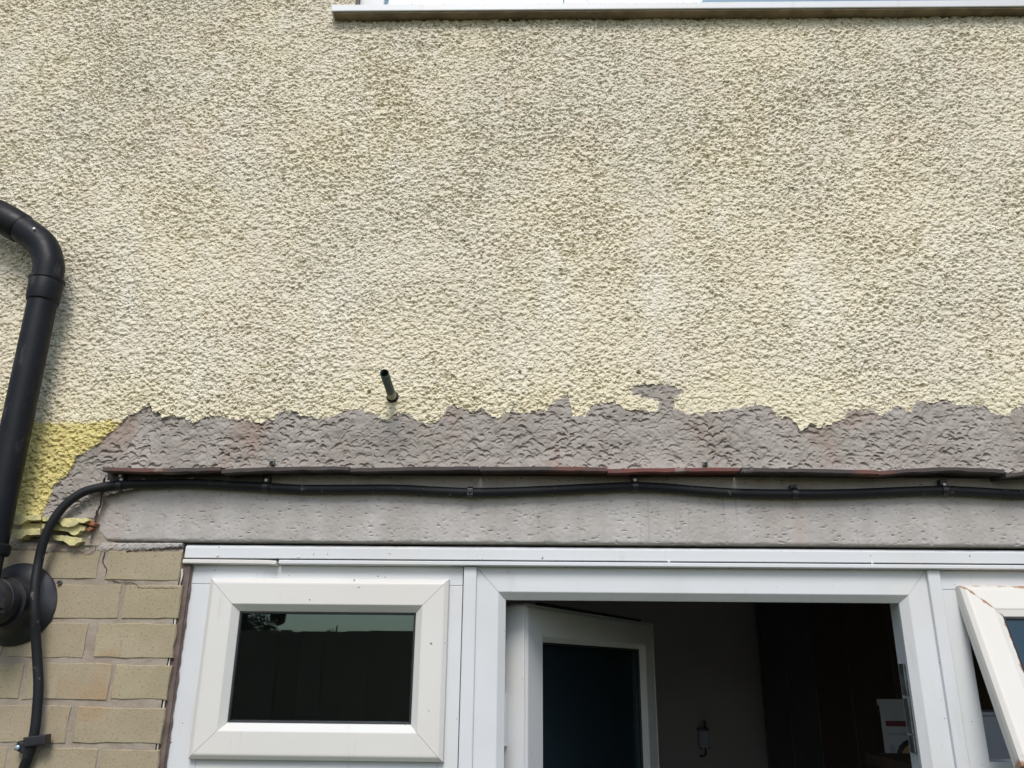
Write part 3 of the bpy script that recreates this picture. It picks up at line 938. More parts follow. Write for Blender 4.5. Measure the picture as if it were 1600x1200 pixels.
def glazed(parent, x0, x1, z0, z1, y_base, y_face, y_glass, mat, pane_mat, sw=SW, bead=BEAD, name='sash'):
    d = rails(x0, x1, z0, z1, sash_profile(sw, y_base, y_face, bead, y_glass))
    for s, nm in zip('tblr', (name + '_rail', name + '_rail', name + '_stile', name + '_stile')):
        m = d[s]
        at = m.attributes.new('edge_rust', 'FLOAT', 'POINT')
        vals = []
        for v in m.vertices:
            a = 0.0
            vals.append(a)
        at.data.foreach_set('value', vals)
        obj(nm, m, mat, parent)
    g = rails(x0 + sw - .0005, x1 - sw + .0005, z0 + sw - .0005, z1 - sw + .0005, [(0, y_glass - .0035), (.0035, y_glass - .003), (.0045, y_glass - .0005), (.0045, y_glass + .01), (0, y_glass + .01)], 0)
    bm = bmesh.new()
    for s in 'tblr': bm.from_mesh(g[s])
    me = bpy.data.meshes.new('gasket'); bm.to_mesh(me); bm.free()
    obj('gasket', me, M['gasket'], parent)
    obj('pane', box_me('pane', x0 + sw + .001, x1 - sw - .001, y_glass, y_glass + .004, z0 + sw + .001, z1 - sw - .001), pane_mat, parent)
glazed(win, SX0, SX1, SZ0, SZ1, YB - .001, .002, .019, M['upvc_worn'], M['glass'])
# fixed light below it (out of the picture)
glazed(win, SX0 + .02, SX1 - .02, LOWZ + .04, SZ0 - .035, YB + .001, YB + .012, .045, M['upvc'], M['glass'], .02, .01, 'bead')

# cover strips over the joints between the units
def strip_bar(x0, x1):
    p = [(x0, .02), (x0 + .001, .0125), (x0 + .003, .0115), (x1 - .003, .0115), (x1 - .001, .0125), (x1, .02), (x1, .04), (x0, .04)]
    V = [(x, y, z) for z in (.05, FT - .0008) for x, y in p]; n = len(p)
    F = [(i, (i + 1) % n, n + (i + 1) % n, n + i) for i in range(n)] + [tuple(range(n)), tuple(range(2 * n - 1, n - 1, -1))]
    return mesh('cover_strip', V, F)
CA, CB = -0.1346, -0.1068
CC, CD = 0.8071, 0.8338
obj('cover_strip', strip_bar(CA, CB), M['upvc'], house)
obj('cover_strip', strip_bar(CC, CD), M['upvc'], house)

# door frame: mitred head and jambs with an inner chamfer
DX0, DX1 = CB - .002, CC + .002
dw_l = -0.0477 - DX0
HZ = 2.0815
dfw = FT - HZ
def dprof(wd):
    return [(0, YB), (wd - .016, YB), (wd - .0145, YB + .0006), (wd, YB + .014), (wd, YB + .024), (wd - .004, YB + .026), (wd - .004, YB + .068), (0, YB + .068)]
door_frame = empty('door_frame', (0, 0, 0), house)
dwr = DX1 - 0.7518
def jamb(left):
    V = []; wd = dw_l if left else dwr
    pr = dprof(wd); prh = dprof(dfw)
    for end in (0, 1):
        for (s, y), (sh, yh) in zip(pr, prh):
            V.append(((DX0 + s) if left else (DX1 - s), y, .05 if end == 0 else FT - sh - .0004))
    n = len(pr)
    F = [(i, (i + 1) % n, n + (i + 1) % n, n + i) for i in range(n)] + [tuple(range(n)), tuple(range(2 * n - 1, n - 1, -1))]
    return mesh('jamb', V, F)
obj('jamb', jamb(True), M['upvc'], door_frame)
obj('jamb', jamb(False), M['upvc'], door_frame)
V = []
pl_, ph_, prr = dprof(dw_l), dprof(dfw), dprof(dwr)
for i, (s, y) in enumerate(ph_): V.append((DX0 + pl_[i][0] + .0004, y, FT - s))
for i, (s, y) in enumerate(ph_): V.append((DX1 - prr[i][0] - .0004, y, FT - s))
n = len(ph_)
F = [(i, (i + 1) % n, n + (i + 1) % n, n + i) for i in range(n)] + [tuple(range(n)), tuple(range(2 * n - 1, n - 1, -1))]
obj('head', mesh('head', V, F), M['upvc'], door_frame)
obj('threshold', box_me('threshold', DX0, DX1, YB - .01, YB + .07, .002, .048, .003), M['upvc'], door_frame)
# lock keeps on the right jamb
kx = DX1 - dwr + .0005
for (z0, z1) in ((1.905, 1.965), (1.835, 1.900), (1.80, 1.832)):
    obj('lock_keep', box_me('lock_keep', kx - .003, kx + .012, YB + .030, YB + .052, z0, z1, .001), M['metal_keep'], door_frame)

# door leaf, standing open into the kitchen
hx, hz = (-0.0062, 2.0793)
fxx, fyy = 0.3755, 0.885
door = empty('door', (hx, .10, 0), house)
tag(door, 'white plastic glazed door standing open into the kitchen')
door.rotation_euler.z = math.atan2(fyy - .1, fxx - hx)
LW = math.hypot(fxx - hx, fyy - .1)
LT = hz
# local: x along the leaf, -y outer face
dd = rails(0, LW, .06, LT, sash_profile(.100, .001, 0, .016, .018), zk=.76)
for s, nm in zip('tblr', ('rail', 'rail', 'stile', 'stile')):
    me = dd[s]
    me.transform(Matrix.Translation((0, 0, 0)))
    obj(nm, me, M['upvc'], door)
obj('pane', box_me('pane', .099, LW - .099, .019, .025, .138, LT - .075), M['glass_dark'], door)
g = rails(.0985, LW - .0985, .1355, LT - .0750, [(0, .0145), (.004, .015), (.005, .0185), (.005, .03), (0, .03)], 0)
bm = bmesh.new()
for s in 'tblr': bm.from_mesh(g[s])
me = bpy.data.meshes.new('gasket'); bm.to_mesh(me); bm.free(); obj('gasket', me, M['gasket'], door)
obj('edge_strip', box_me('edge_strip', -.004, -.0005, .002, .060, .06, LT - .004, .0008), M['upvc'], door)
obj('edge_strip', box_me('edge_strip', .001, LW - .001, .040, .062, .0605, LT - .0045 - .003, .0008), M['upvc'], door).hide_render = False
obj('edge_strip', box_me('edge_strip', .08, LW - .10, .004, .016, LT + .0005, LT + .008, .001), M['gasket'], door)
for z in (1.85, 1.05, .3):
    obj('hinge', tube_me('hinge', [(-.012, .045, z - .05), (-.012, .045, z + .05)], .008, 12), M['upvc'], door)
obj('handle', box_me('handle', LW - .07, LW - .035, -.012, .0, .95, 1.15, .004), M['metal_keep'], door)

# window at the right: fixed frame with its sash propped open
rx0 = CD + .0005; rx1 = 1.70
RSX0 = 0.8634; RSX1 = RSX0 + (SX1 - SX0) + .1
winr = obj('window', fixed_frame('window', rx0, rx1, 0.8751 - rx0, rx1 - RSX1 + .012, True), M['upvc'], house)
tag(winr, 'white plastic window with its rust-stained sash propped open')
# propped sash
sash = empty('sash', (RSX0, .004, SZ1 - .002), house)
tag(sash, 'rust-stained white sash tilted outwards')
sash.rotation_euler.x = R(-19.5)
SWD, SHT = RSX1 - RSX0, SZ1 - SZ0
d = rails(0, SWD, -SHT, 0, sash_profile(SW, .012, -.002, BEAD, .008))
def rust(m, side):
    at = m.attributes.new('edge_rust', 'FLOAT', 'POINT')
bmn = {'t': 'rail', 'b': 'rail', 'l': 'stile', 'r': 'stile'}
for s in 'tblr':
    # subdivide along the bar so that the mitre stain has vertices to live on
    bm = bmesh.new(); bm.from_mesh(d[s])
    ax = 0 if s in 'tb' else 2
    ed = [e for e in bm.edges if abs((e.verts[0].co - e.verts[1].co)[ax]) > .15]
    bmesh.ops.subdivide_edges(bm, edges=ed, cuts=90, use_grid_fill=True)
    me = bpy.data.meshes.new(bmn[s]); bm.to_mesh(me); bm.free()
    at = me.attributes.new('edge_rust', 'FLOAT', 'POINT')
    vals = []
    for v in me.vertices:
        x, z = v.co.x, v.co.z
        tl = abs(x + z) / 1.414            # distance to the top-left mitre
        a = max(0, 1 - tl / .008) * (1 if (x < SW + .004 and -z < SW + .004) else 0)
        if s == 't': a = max(a, .95 * max(0, 1 - abs(-z) / .017))
        if s == 'l': a = max(a, .95 * max(0, 1 - abs(x - SW) / .012))
        a = max(a, .95 * max(0, 1 - math.hypot(x - SW, z + SW) / .012), .95 * max(0, 1 - math.hypot(x - .004, z + SHT - .004) / .03))
        vals.append(a)
    at.data.foreach_set('value', vals)
    obj(bmn[s], me, M['upvc_rust'], sash)
g = rails(SW - .0005, SWD - SW + .0005, -SHT + SW - .0005, -SW + .0005, [(0, .0045), (.0035, .005), (.0045, .0075), (.0045, .017), (0, .017)], 0)
bm = bmesh.new()
for s in 'tblr': bm.from_mesh(g[s])
me = bpy.data.meshes.new('gasket'); bm.to_mesh(me); bm.free(); obj('gasket', me, M['gasket'], sash)
obj('pane', box_me('pane', SW + .001, SWD - SW - .001, .008, .012, -SHT + SW + .001, -SW - .001), M['glass'], sash)
# friction stay between frame and sash
sx = RSX0 + .016
obj('stay_arm', tube_me('stay_arm', [(sx, .03, SZ1 - .09), (sx + .004, -.045, SZ0 + .055), (sx + .006, -.062, SZ0 + .035)], [.004, .004, .005], 8), M['metal_keep'], winr)
glazed(winr, RSX0 + .02, RSX1 - .02, LOWZ + .04, SZ0 - .035, YB + .001, YB + .012, .045, M['upvc'], M['glass'], .02, .01, 'bead')

# brown gap and sealant between brick and frame
def bead_line(name, pts, r0, r1, mat, seed):
    r = random.Random(seed)
    P = spline(pts, 10)
    P = [Vector((p.x + r.uniform(-.0008, .0008), p.y + r.uniform(-.0006, .0006), p.z)) for p in P]
    return obj(name, tube_me(name, P, [r.uniform(r0, r1) for _ in P], 8), mat, house)
GXa, GXb = XE - .012, wx0 + .004
obj('joint_filler', box_me('joint_filler', XE - .004, wx0 + .002, .0085, .06, LOWZ, FT - .002), M['sealant'], house)
bead_line('sealant_bead', [(wx0 + .001, YB - .003, z) for z in np.linspace(1.3, FT - .004, 9)], .0025, .0048, M['sealant'], 4)
bead_line('sealant_bead', [(XE + .0005, .004, z) for z in np.linspace(1.3, FT - .01, 9)], .0008, .0024, M['sealant_white'], 8)

# --- upstairs window: sill, frame, panes
sy = -.046
sill = obj('sill', box_me('sill', -0.5100, 1.95, sy, .12, SILL_Z, SILL_Z + .020, .002), M['upvc'], house)
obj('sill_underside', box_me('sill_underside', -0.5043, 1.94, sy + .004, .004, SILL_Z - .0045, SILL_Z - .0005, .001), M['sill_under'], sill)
uw = empty('upstairs_window', (0, 0, 0), house)
UY = .03
uz0 = SILL_Z + .0205; uz1 = SILL_Z + 1.045
ux0 = -0.4505
u1, u2, u3, u4 = -0.3920, 0.0886, 0.1532, 1.9
obj('stile', box_me('stile', UW_X0 - .02, u1, UY, UY + .06, uz0, uz1, .003), M['upvc'], uw)
obj('stile', box_me('stile', u2, u3, UY, UY + .06, uz0, uz1, .003), M['upvc'], uw)
obj('stile', box_me('stile', 1.84, 1.8995, UY, UY + .06, uz0, uz1, .003), M['upvc'], uw)
for a, b in ((u1, u2), (u3, 1.84)):
    obj('rail', box_me('rail', a + .0003, b - .0003, UY + .0005, UY + .06, uz0, uz0 + .04, .003), M['upvc'], uw)
    obj('rail', box_me('rail', a + .0003, b - .0003, UY + .0005, UY + .06, uz1 - .04, uz1, .003), M['upvc'], uw)
    obj('pane', box_me('pane', a + .002, b - .002, UY + .03, UY + .034, uz0 + .038, uz1 - .038), M['glass_clear'], uw)
    obj('sky_panel', box_me('sky_panel', a - .02, b + .02, UY + .065, UY + .068, uz0, uz1), M['sky_panel'], uw)  # panel added behind the glass; its blue stands in for reflected sky

# ------------------------------------------------------------------ kitchen behind the door
def setting(name, me, mat):
    return tag(obj(name, me, mat), kind='structure')
KB = 2.8
setting('kitchen_wall_back', box_me('kw', -1.2, 2.2, KB, KB + .1, 0, 2.36), M['plaster'])
setting('kitchen_wall_left', box_me('kw', -1.3, -1.2, .261, KB + .1, 0, 2.36), M['plaster'])
setting('kitchen_wall_right', box_me('kw', 2.2, 2.3, .261, KB + .1, 0, 2.36), M['plaster'])
setting('kitchen_ceiling', box_me('kc', -1.3, 2.3, .261, KB + .1, 2.361, 2.45), M['plaster'])
setting('kitchen_floor', box_me('kf', -1.3, 2.3, .0, KB + .1, -.06, .0015), M['kitchen_floor'])
setting('kitchen_partition', box_me('kp', 1.52, 1.60, 1.05, KB - .001, .002, 2.360), M['plaster'])
# wall cupboards on the partition
cab = empty('wall_cupboard', (1.15, 1.2, 1.50))
tag(cab, 'dark wall cupboard run with brown wooden doors inside the kitchen', 'cupboard')
def cb(name, x0, x1, y0, y1, z0, z1, m, b=.003):
    return obj(name, box_me(name, x0 - 1.15, x1 - 1.15, y0 - 1.2, y1 - 1.2, z0 - 1.5, z1 - 1.5, b), m, cab)
cb('carcass', 1.172, 1.518, 1.06, 2.58, 1.50, 2.30, M['cabinet_wood'])
for i in range(4):
    y0 = 1.07 + i * .378
    dr = cb('cupboard_door', 1.150, 1.171, y0, y0 + .372, 1.505, 2.295, M['cabinet_wood'] if i < 2 else M['cabinet_dark'])
    dr.parent = cab
prof = [(1.15 + .365 * (1 - math.cos(a)), 2.585 + .17 * math.sin(a)) for a in [math.pi / 2 * i / 8 for i in range(9)]]
prof = [(1.15, 2.585), (1.152, 2.64), (1.17, 2.69), (1.21, 2.73), (1.27, 2.755), (1.515, 2.76), (1.515, 2.585)]
V = [(x - 1.15, y - 1.2, z - 1.5) for z in (1.45, 2.30) for x, y in prof]; n = len(prof)
F = [(i, (i + 1) % n, n + (i + 1) % n, n + i) for i in range(n)] + [tuple(range(n)), tuple(range(2 * n - 1, n - 1, -1))]
obj('rounded_end', mesh('rounded_end', V, F), M['cabinet_dark'], cab)

# wrought-iron wall light on the back wall
lp = (0.8703, 2.7700, 1.6211)
lamp = empty('wall_light', lp)
tag(lamp, 'small unlit wall light with black scrolled iron bracket on the kitchen wall', 'wall light')
obj('shade', box_me('shade', -.030, .040, -.05, -.005, -.055, .065, .008), M['lamp_glass'], lamp)
obj('scroll', tube_me('scroll', spline([(0.012, -.03, .135), (.022, -.03, .11), (.018, -.03, .085), (.045, -.03, .066)], 5), .007, 8), M['iron'], lamp)
obj('scroll', tube_me('scroll', spline([(.012, -.03, -.05), (.014, -.03, -.09), (.0, -.03, -.115), (-.035, -.03, -.112)], 5), .007, 8), M['iron'], lamp)
obj('finial', tube_me('finial', [(-.04, -.03, .07), (-.028, -.03, .08)], .007, 8), M['iron'], lamp)
obj('finial', tube_me('finial', [(-.025, -.03, -.06), (-.012, -.03, -.062)], .007, 8), M['iron'], lamp)
obj('finial', tube_me('finial', [(.035, -.03, -.06), (.048, -.03, -.06)], .006, 8), M['iron'], lamp)
obj('back_plate', box_me('back_plate', -.02, .03, -.004, .029, -.04, .05, .003), M['iron'], lamp)
lamp.scale = (.66, .66, .66); lamp.location.y = KB - .0195

# printed white notice hanging at the end of the cupboards
cx0, cz1 = (1.0666, 1.8706)
cal = empty('paper_notice', (cx0, 1.0, cz1))
tag(cal, 'white printed notice hanging at the end of the kitchen cupboards', 'notice')
obj('header', box_me('header', -.006, .20, -.008, .0, -.018, 0, .001), M['paper'], cal)
obj('sheet', box_me('sheet', 0, .195, -.003, .0, -.44, -.0185, .0005), M['paper'], cal)
obj('print_band', box_me('print_band', .012, .185, -.0045, -.0034, -.077, -.062), M['paper_red'], cal)
obj('print_band', box_me('print_band', .014, .185, -.0045, -.0034, -.102, -.096), M['paper_blue'], cal)
for i in range(7):
    obj('print_band', box_me('print_band', .016 + i * .024, .030 + i * .024, -.0045, -.0034, -.42, -.128), M['paper_blue'], cal)
# tan board with a dark rim in front of it
tp = (1.0494, 0.7500, 1.7202)
bd = empty('wooden_board', tp)
tag(bd, 'tan board with dark rounded rim just inside the right door jamb', 'board')
oval = [(.045 * math.cos(a), .055 * math.sin(a) + (.012 if math.sin(a) > 0 else 0)) for a in [2 * math.pi * i / 24 for i in range(24)]]
obj('face', prism_me('face', [(x, z - .02) for x, z in oval], -.006, .006), M['tan'], bd)
obj('rim', tube_me('rim', [(x * 1.06, 0, z * 1.06 - .02) for x, z in oval] + [(oval[0][0] * 1.06, 0, oval[0][1] * 1.06 - .02)], .007, 8, False), M['iron'], bd)
# white tray seen through the gap of the propped sash
px_, pz_ = (0.9860, 1.8639)
tr = empty('white_box', (px_, .35, pz_))
tag(tr, 'pale box with rim standing inside the propped right window', 'box')
obj('body', box_me('body', .004, .16, 0, .12, -.11, -.008, .003), M['paper'], tr)
obj('lid', box_me('lid', 0, .165, -.004, .124, -.0075, 0, .001), M['paper'], tr)
setting('kitchen_shelf', box_me('ks', .86, 2.15, .262, .60, pz_ - .135, pz_ - .1105), M['cabinet_wood'])

# ------------------------------------------------------------------ black soil pipe at the left
pipe = empty('soil_pipe', (-1.0190, -0.0780, 2.1728))
tag(pipe, 'thick black plastic pipe bending down the left of the cream wall', 'pipe')
PO = Vector((-1.0190, -0.0780, 2.1728))
def rel(pts): return [Vector(p) - PO for p in pts]
A_top = Vector((-1.0712, -0.0780, 2.7493)); A_bot = Vector((-1.0679, -0.0780, 2.1725))
pr_ = .0296
ax = (A_bot - A_top)
obj('straight_pipe', tube_me('straight_pipe', rel([A_top + ax * .02, A_bot]), pr_, 28), M['plastic'], pipe)
obj('socket', tube_me('socket', rel([A_top - ax * .004, A_top + ax * .002, A_top + ax * .07, A_top + ax * .085, A_top + ax * .09]), [pr_ + .004, pr_ + .0055, pr_ + .0042, pr_ + .003, pr_], 28), M['plastic'], pipe)
obj('socket', tube_me('socket', rel([A_top - ax * .012, A_top - ax * .008, A_top + ax * .000, A_top + ax * .004]), [pr_ + .004, pr_ + .0075, pr_ + .0075, pr_ + .005], 28), M['plastic'], pipe)
bend = spline([A_top, Vector((-1.0756, -0.0780, 2.7937)), Vector((-1.0994, -0.0780, 2.8403)), Vector((-1.1482, -0.0780, 2.8780)), Vector((-1.1984, -0.0780, 2.9062)), Vector((-1.2619, -0.0780, 2.9381))], 10)
obj('elbow', tube_me('elbow', rel(bend), pr_ + .0025, 28), M['plastic'], pipe)
obj('socket', tube_me('socket', rel([(-1.1514, -0.0780, 2.8796), (-1.1566, -0.0780, 2.8829), (-1.2054, -0.0780, 2.9112), (-1.2221, -0.0780, 2.9196), (-1.2254, -0.0780, 2.9213)]), [pr_ + .003, pr_ + .0058, pr_ + .006, pr_ + .006, pr_], 28), M['plastic'], pipe)
obj('straight_pipe', tube_me('straight_pipe', rel([(-1.2288, -0.0780, 2.9229), (-1.4199, -0.0780, 3.0327), (-1.7511, -0.0780, 3.2232)]), pr_, 28), M['plastic'], pipe)
screw_head('screw', Vector((-1.1041, -0.1110, 2.8639)) - PO, .0032, M['zinc'], pipe)
obj('socket', tube_me('socket', rel([A_bot - ax * .0, A_bot + ax * .006, A_bot + ax * .03, A_bot + ax * .038, A_bot + ax * .04]), [pr_ + .003, pr_ + .006, pr_ + .006, pr_ + .004, pr_ - .004], 28), M['plastic'], pipe)
obj('straight_pipe', tube_me('straight_pipe', rel([A_bot + ax * .039, A_bot + ax * .16]), pr_ - .003, 28), M['plastic'], pipe)

# ------------------------------------------------------------------ black flue collar
fc = Vector((-1.0400, -0.0020, 2.0624))
flue = empty('flue_terminal', fc)
tag(flue, 'black round flue collar with slotted elbow on the buff bricks', 'flue')
def lathe_y(name, prof, seg=48):
    V, F = [], []
    for (r, y) in prof:
        for k_ in range(seg):
            a = 2 * math.pi * k_ / seg
            V.append((r * math.cos(a), y, r * math.sin(a)))
    for i in range(len(prof) - 1):
        for k_ in range(seg):
            k2 = (k_ + 1) % seg
            F.append((i * seg + k_, i * seg + k2, (i + 1) * seg + k2, (i + 1) * seg + k_))
    F.append(tuple((len(prof) - 1) * seg + k_ for k_ in range(seg)))
    me = mesh(name, V, F)
    for p in me.polygons: p.use_smooth = True
    me.set_sharp_from_angle(angle=R(35))
    return me
FR = .081
obj('collar', lathe_y('collar', [(FR, .004), (FR + .001, -.001), (FR - .002, -.005), (FR - .012, -.010), (.060, -.020), (.053, -.026), (.050, -.034), (.048, -.05), (.046, -.05)]), M['plastic_dusty'], flue)
tb = obj('flue_tube', lathe_y('flue_tube', [(.043, 0), (.043, -.055), (.0447, -.056), (.0447, -.078), (.043, -.080), (.043, -.098), (.038, -.112), (.028, -.122), (.01, -.125)]), M['plastic_dusty'], flue)
tb.location = (-.004, 0, 0)
sl = obj('vent_slot', box_me('vent_slot', -.02, .018, -.012, .004, -.009, .009, .002), M['interior_dark'], flue)
sl.location = (.020, -.104, -.006); sl.rotation_euler.z = R(32)
sl = obj('vent_fin', box_me('vent_fin', -.024, .022, -.016, .004, -.003, .003, .001), M['plastic'], flue)
sl.location = (.020, -.106, -.022); sl.rotation_euler.z = R(32)
obj('spigot', tube_me('spigot', [(-.022, -.09, .09), (-.014, -.09, .02)], .024, 20), M['plastic'], flue)

# ------------------------------------------------------------------ cable and its clips
CP = [(-0.9614, -0.0120, 1.7285), (-0.9572, -0.0120, 1.7615), (-0.9502, -0.0165, 1.7820), (-0.9454, -0.0200, 1.8046), (-0.9437, -0.0220, 1.8262), (-0.9455, -0.0220, 1.8534), (-0.9510, -0.0240, 1.9053), (-0.9610, -0.0260, 1.9510), (-0.9695, -0.0330, 1.9974), (-0.9756, -0.0420, 2.0405), (-0.9867, -0.0400, 2.0960),
      (-0.9941, -0.0320, 2.1422), (-0.9891, -0.0360, 2.1880), (-0.9760, -0.0380, 2.2283), (-0.9569, -0.0360, 2.2619), (-0.9287, -0.0320, 2.2869), (-0.8929, -0.0270, 2.2990), (-0.8563, -0.0210, 2.3059), (-0.7908, -0.0165, 2.3086), (-0.7095, -0.0165, 2.3104), (-0.6277, -0.0165, 2.3067), (-0.5515, -0.0165, 2.3031), (-0.4782, -0.0165, 2.2994), (-0.3841, -0.0165, 2.2999),
      (-0.2767, -0.0165, 2.3005), (-0.1961, -0.0165, 2.2968), (-0.1226, -0.0165, 2.2945), (-0.0360, -0.0165, 2.2964), (0.0572, -0.0165, 2.3009), (0.1370, -0.0165, 2.3054), (0.2168, -0.0165, 2.3085), (0.2829, -0.0165, 2.3062), (0.3619, -0.0165, 2.2999), (0.4406, -0.0165, 2.2956), (0.5457, -0.0165, 2.2948), (0.6506, -0.0165, 2.2961), (0.7559, -0.0165, 2.3007), (0.8543, -0.0165, 2.3039),
      (0.9383, -0.0165, 2.3003), (1.0156, -0.0165, 2.2968), (1.1455, -0.0165, 2.2988), (1.2622, -0.0165, 2.3008)]
c0 = Vector(CP[0])
cable = obj('cable', tube_me('cable', [p - c0 for p in spline(CP, 6)], .0092, 14), M['cable'])
cable.location = c0
tag(cable, 'thick black cable running under the tile ledge and down the bricks', 'cable')

CLIPS = [  # loc on the cable, nails at (dx, dz), label
    ((-0.8588, -0.0210, 2.3046), [(0, .019), (.003, .010)], 'black cable clip with two pale nail heads at the left end of tile ledge'),
    ((-0.5515, -0.0165, 2.3031), [(0, .0135)], 'black cable clip with one pale nail above the small closed window'),
    ((-0.1226, -0.0165, 2.2945), [(0, -.001)], 'grey-black saddle cable clip on the lintel above the left cover strip'),
    ((0.2194, -0.0165, 2.3085), [(0, .0125)], 'black cable clip with one pale nail below the reddest tile'),
    ((0.5470, -0.0165, 2.2955), [(0, .009)], 'square black cable clip without a pale nail above the right of the doorway'),
    ((0.8543, -0.0165, 2.3039), [(0, .0105)], 'square black cable clip with pale nail nearest the right edge of the photo')]
for i, (p, nails, lab) in enumerate(CLIPS):
    c = empty('cable_clip', (p[0], p[1], p[2]))
    tag(c, lab, 'cable clip', 'clips holding the black cable')
    n = 8
    arc = [(-.0105 * math.cos(math.pi * t / n), .0105 * math.sin(math.pi * t / n)) for t in range(n + 1)]
    outer = [(y * 1.0, z) for y, z in arc]
    V, F = [], []
    prof = []
    for t in range(13):                                      # C-shaped hook in (y, z)
        a = math.pi * (-.5 + 1.15 * t / 12)
        prof.append((-math.cos(a), math.sin(a)))
    sec = [(r[0] * .0115, r[1] * .0115) for r in prof] + [(r[0] * .0088, r[1] * .0088) for r in reversed(prof)]
    m = len(sec)
    V = [(x, y, z) for x in (-.0058, .0058) for y, z in sec]
    F = [(a, (a + 1) % m, m + (a + 1) % m, m + a) for a in range(m)]
    F += [(a, a + 1, m - 2 - a, m - 1 - a) for a in range(12)] + [(m + a, m + a + 1, m + m - 2 - a, m + m - 1 - a) for a in range(12)]
    obj('hook', mesh('hook', V, F), M['clip'], c)
    if i in (0, 1, 3, 4, 5):
        obj('block', box_me('block', -.0066, .0066, -.004, .0115, .0085, .0085 + (.014 if i != 4 else .0095), .0012), M['clip'], c)
    else:
        obj('block', box_me('block', -.0062, .0062, -.0125, -.0085, -.009, .006, .0012), M['clip'], c)
    if i != 4:
        for dx, dz in nails:
            yy = -.0052 if i != 2 else -.0132
            screw_head('nail', (dx, yy - .001, dz), .0036, M['zinc'] if i != 2 else M['clip'], c)
    else:
        screw_head('nail', (0, -.0048, .013), .0026, M['clip'], c)
# the loose clip low on the bricks
lc = empty('cable_clip', (-0.9470, -0.0180, 1.8067))
tag(lc, 'black screw clip with blue-white screw head low on the bricks', 'cable clip', 'clips holding the black cable')
b_ = obj('strap', box_me('strap', -.016, .026, -.012, .010, -.009, .009, .002), M['clip'], lc); b_.location = (.006, -.002, .003); b_.rotation_euler.y = R(-8)
b_ = obj('tab', box_me('tab', -.012, .012, -.006, .012, -.0085, .0085, .002), M['clip'], lc); b_.location = (-.018, .004, -.009); b_.rotation_euler.y = R(20)
screw_head('screw', (-.024, -.004, -.009), .0048, M['steel_screw'], lc)

# old plugs left in the wall
for p, lab in (((0.3671, -0.0220, 2.3556), 'small black square plug in the cement just above the reddest tile'),
               ((-0.5431, -0.0220, 2.3540), 'small dark square plug in the cement just above the second tile')):
    q = empty('wall_plug', p); tag(q, lab, 'wall plug')
    obj('body', box_me('body', -.005, .005, -.004, .012, -.0045, .0045, .001), M['metal_keep'], q)
    obj('hole', box_me('hole', -.0028, .0028, -.0052, -.0035, -.0026, .0026), M['interior_dark'], q)
q = empty('wall_plug', (-0.9604, -0.0030, 2.1060)); tag(q, 'round grey plug in the brick joint beside the flue collar', 'wall plug')
obj('body', tube_me('body', [(0, .012, 0), (0, -.002, 0)], .0045, 14), M['metal_keep'], q)
obj('hole', tube_me('hole', [(.0006, .008, .0004), (.0006, -.0024, .0004)], .0026, 12), M['interior_dark'], q)

# ------------------------------------------------------------------ copper overflow pipe
b0 = Vector((-0.2985, -0.0120, 2.5045))
tip = Vector((-0.2941, -0.1450, 2.5112))
stub = empty('overflow_pipe', b0)
tag(stub, 'short green-black copper pipe stub poking out of the cream roughcast', 'pipe')
dv = (tip - b0)
out_ = dv.normalized()
def hollow(name, a, b, ro, ri, mat):
    pts = [a, b]; seg = 24
    t = (b - a).normalized(); u = t.orthogonal().normalized(); s_ = t.cross(u)
    V, F = [], []
    for (p, r) in ((a, ro), (b - t * .0006, ro), (b, ro - .0006), (b, ri + .0003), (b - t * .0005, ri), (a, ri)):
        for k_ in range(seg):
            th = 2 * math.pi * k_ / seg
            V.append(p + r * (math.cos(th) * u + math.sin(th) * s_))
    for i in range(5):
        for k_ in range(seg):
            k2 = (k_ + 1) % seg
            F.append((i * seg + k_, i * seg + k2, (i + 1) * seg + k2, (i + 1) * seg + k_))
    me = mesh(name, V, F)
    for p in me.polygons: p.use_smooth = True
    me.set_sharp_from_angle(angle=R(40))
    return me
obj('tube', hollow('tube', -out_ * .02, dv, .0092, .0080, M['patina']), M['patina'], stub)
obj('bore', tube_me('bore', [dv * .5, dv * .88], .0079, 20), M['interior_dark'], stub)
obj('lime_ring', tube_me('lime_ring', [out_ * .001, out_ * .010, out_ * .026, out_ * .034], [.0096, .0101, .0098, .0093], 24, False), M['copper_lime'], stub)
obj('hole_rim', tube_me('hole_rim', [Vector((0.001, .006, -.001)), Vector((0.001, -.0045, -.001))], [.0145, .013], 20), M['interior_dark'], stub)

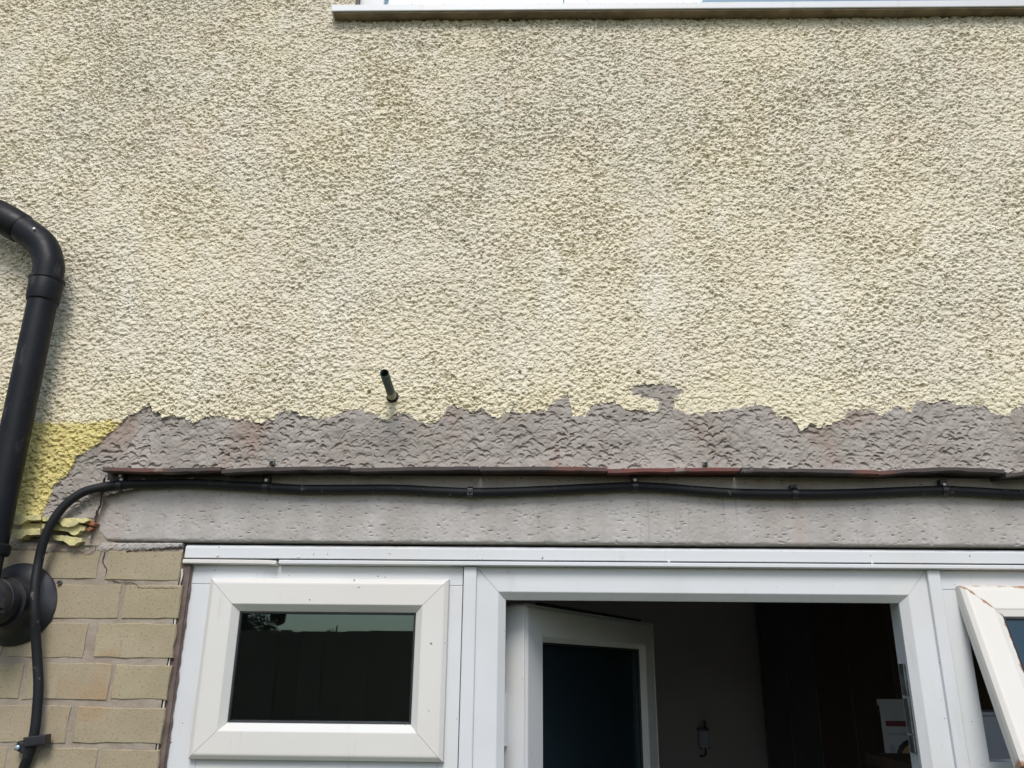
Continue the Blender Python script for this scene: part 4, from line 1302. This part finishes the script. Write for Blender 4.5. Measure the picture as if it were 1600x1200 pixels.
# ------------------------------------------------------------------ garden behind the photographer (seen mirrored in the panes)
setting('ground', mesh('ground', [(-150, .0, -.002), (150, .0, -.002), (150, -200, -.002), (-150, -200, -.002)], [(0, 1, 2, 3)]),
        simple('lawn', (.055, .075, .03), (.09, .10, .045), 3, .9, 60, .3, .003))
M['fence'] = simple('dark_fence_wood', (.24, .155, .10), (.34, .22, .14), 8, .8, stretch=(8, 8, .5))
fence = empty('garden_fence', (0, -5.6, 0))
tag(fence, 'dark brown board fence mirrored in the small window', 'fence')
fb_me = box_me('board', -.102, .102, -.01, .01, .04, 2.23, .002)
fb_me.materials.append(M['fence'])
rf = random.Random(2)
for i in range(44):
    o = link(bpy.data.objects.new('board', fb_me), fence); o.location = (-4.2 + i * .195, .0 if i % 2 else .0215, rf.uniform(-.01, .01))
fp_me = box_me('post', -.05, .05, -.07, -.012, 0, 2.24, .003); fp_me.materials.append(M['fence'])
for i in range(5):
    o = link(bpy.data.objects.new('post', fp_me), fence); o.location = (-4.2 + i * 2.1, 0, 0)
M['leaf'] = simple('leaf_green', (.045, .075, .022), (.08, .11, .035), 4, .6)
M['bark'] = simple('bark', (.09, .065, .045), (.13, .10, .07), 12, .9, 40, .6, .01)
def garden_tree(x, y, h, cr, seed, lab):
    r = random.Random(seed)
    t = empty('garden_tree', (x, y, 0)); tag(t, lab, 'tree')
    obj('trunk', tube_me('trunk', spline([(0, 0, 0), (.05, .03, h * .3), (-.04, .02, h * .6), (.02, 0, h * .9)], 4), [.11 - .008 * i for i in range(13)], 10), M['bark'], t)
    V, F = [], []
    cl = [(r.gauss(0, cr * .5), r.gauss(0, cr * .5), h * .72 + r.gauss(0, cr * .45), r.uniform(.2, .45) * cr) for _ in range(26)]
    for (a, b, c, rr) in cl:
        for _ in range(600):
            v = Vector((r.gauss(0, 1), r.gauss(0, 1), r.gauss(0, 1))).normalized() * rr * r.random() ** .4
            p = Vector((a, b, c)) + v
            e1 = Vector((r.gauss(0, 1), r.gauss(0, 1), r.gauss(0, 1))).normalized(); e2 = e1.orthogonal().normalized()
            s_ = r.uniform(.02, .035); i0 = len(V)
            V += [p - e1 * s_, p + e2 * s_ * .5, p + e1 * s_, p - e2 * s_ * .5]; F.append((i0, i0 + 1, i0 + 2, i0 + 3))
    me = bpy.data.meshes.new('crown'); me.from_pydata([tuple(v) for v in V], [], F); me.update()
    obj('crown', me, M['leaf'], t)
garden_tree(-4.6, -12.0, 3.2, .55, 5, 'leafy green tree beyond the fence, mirrored at the left of the small pane')
garden_tree(-4.7, -19.0, 3.2, .5, 9, 'smaller green tree beyond the fence, mirrored mid-pane in the small window')
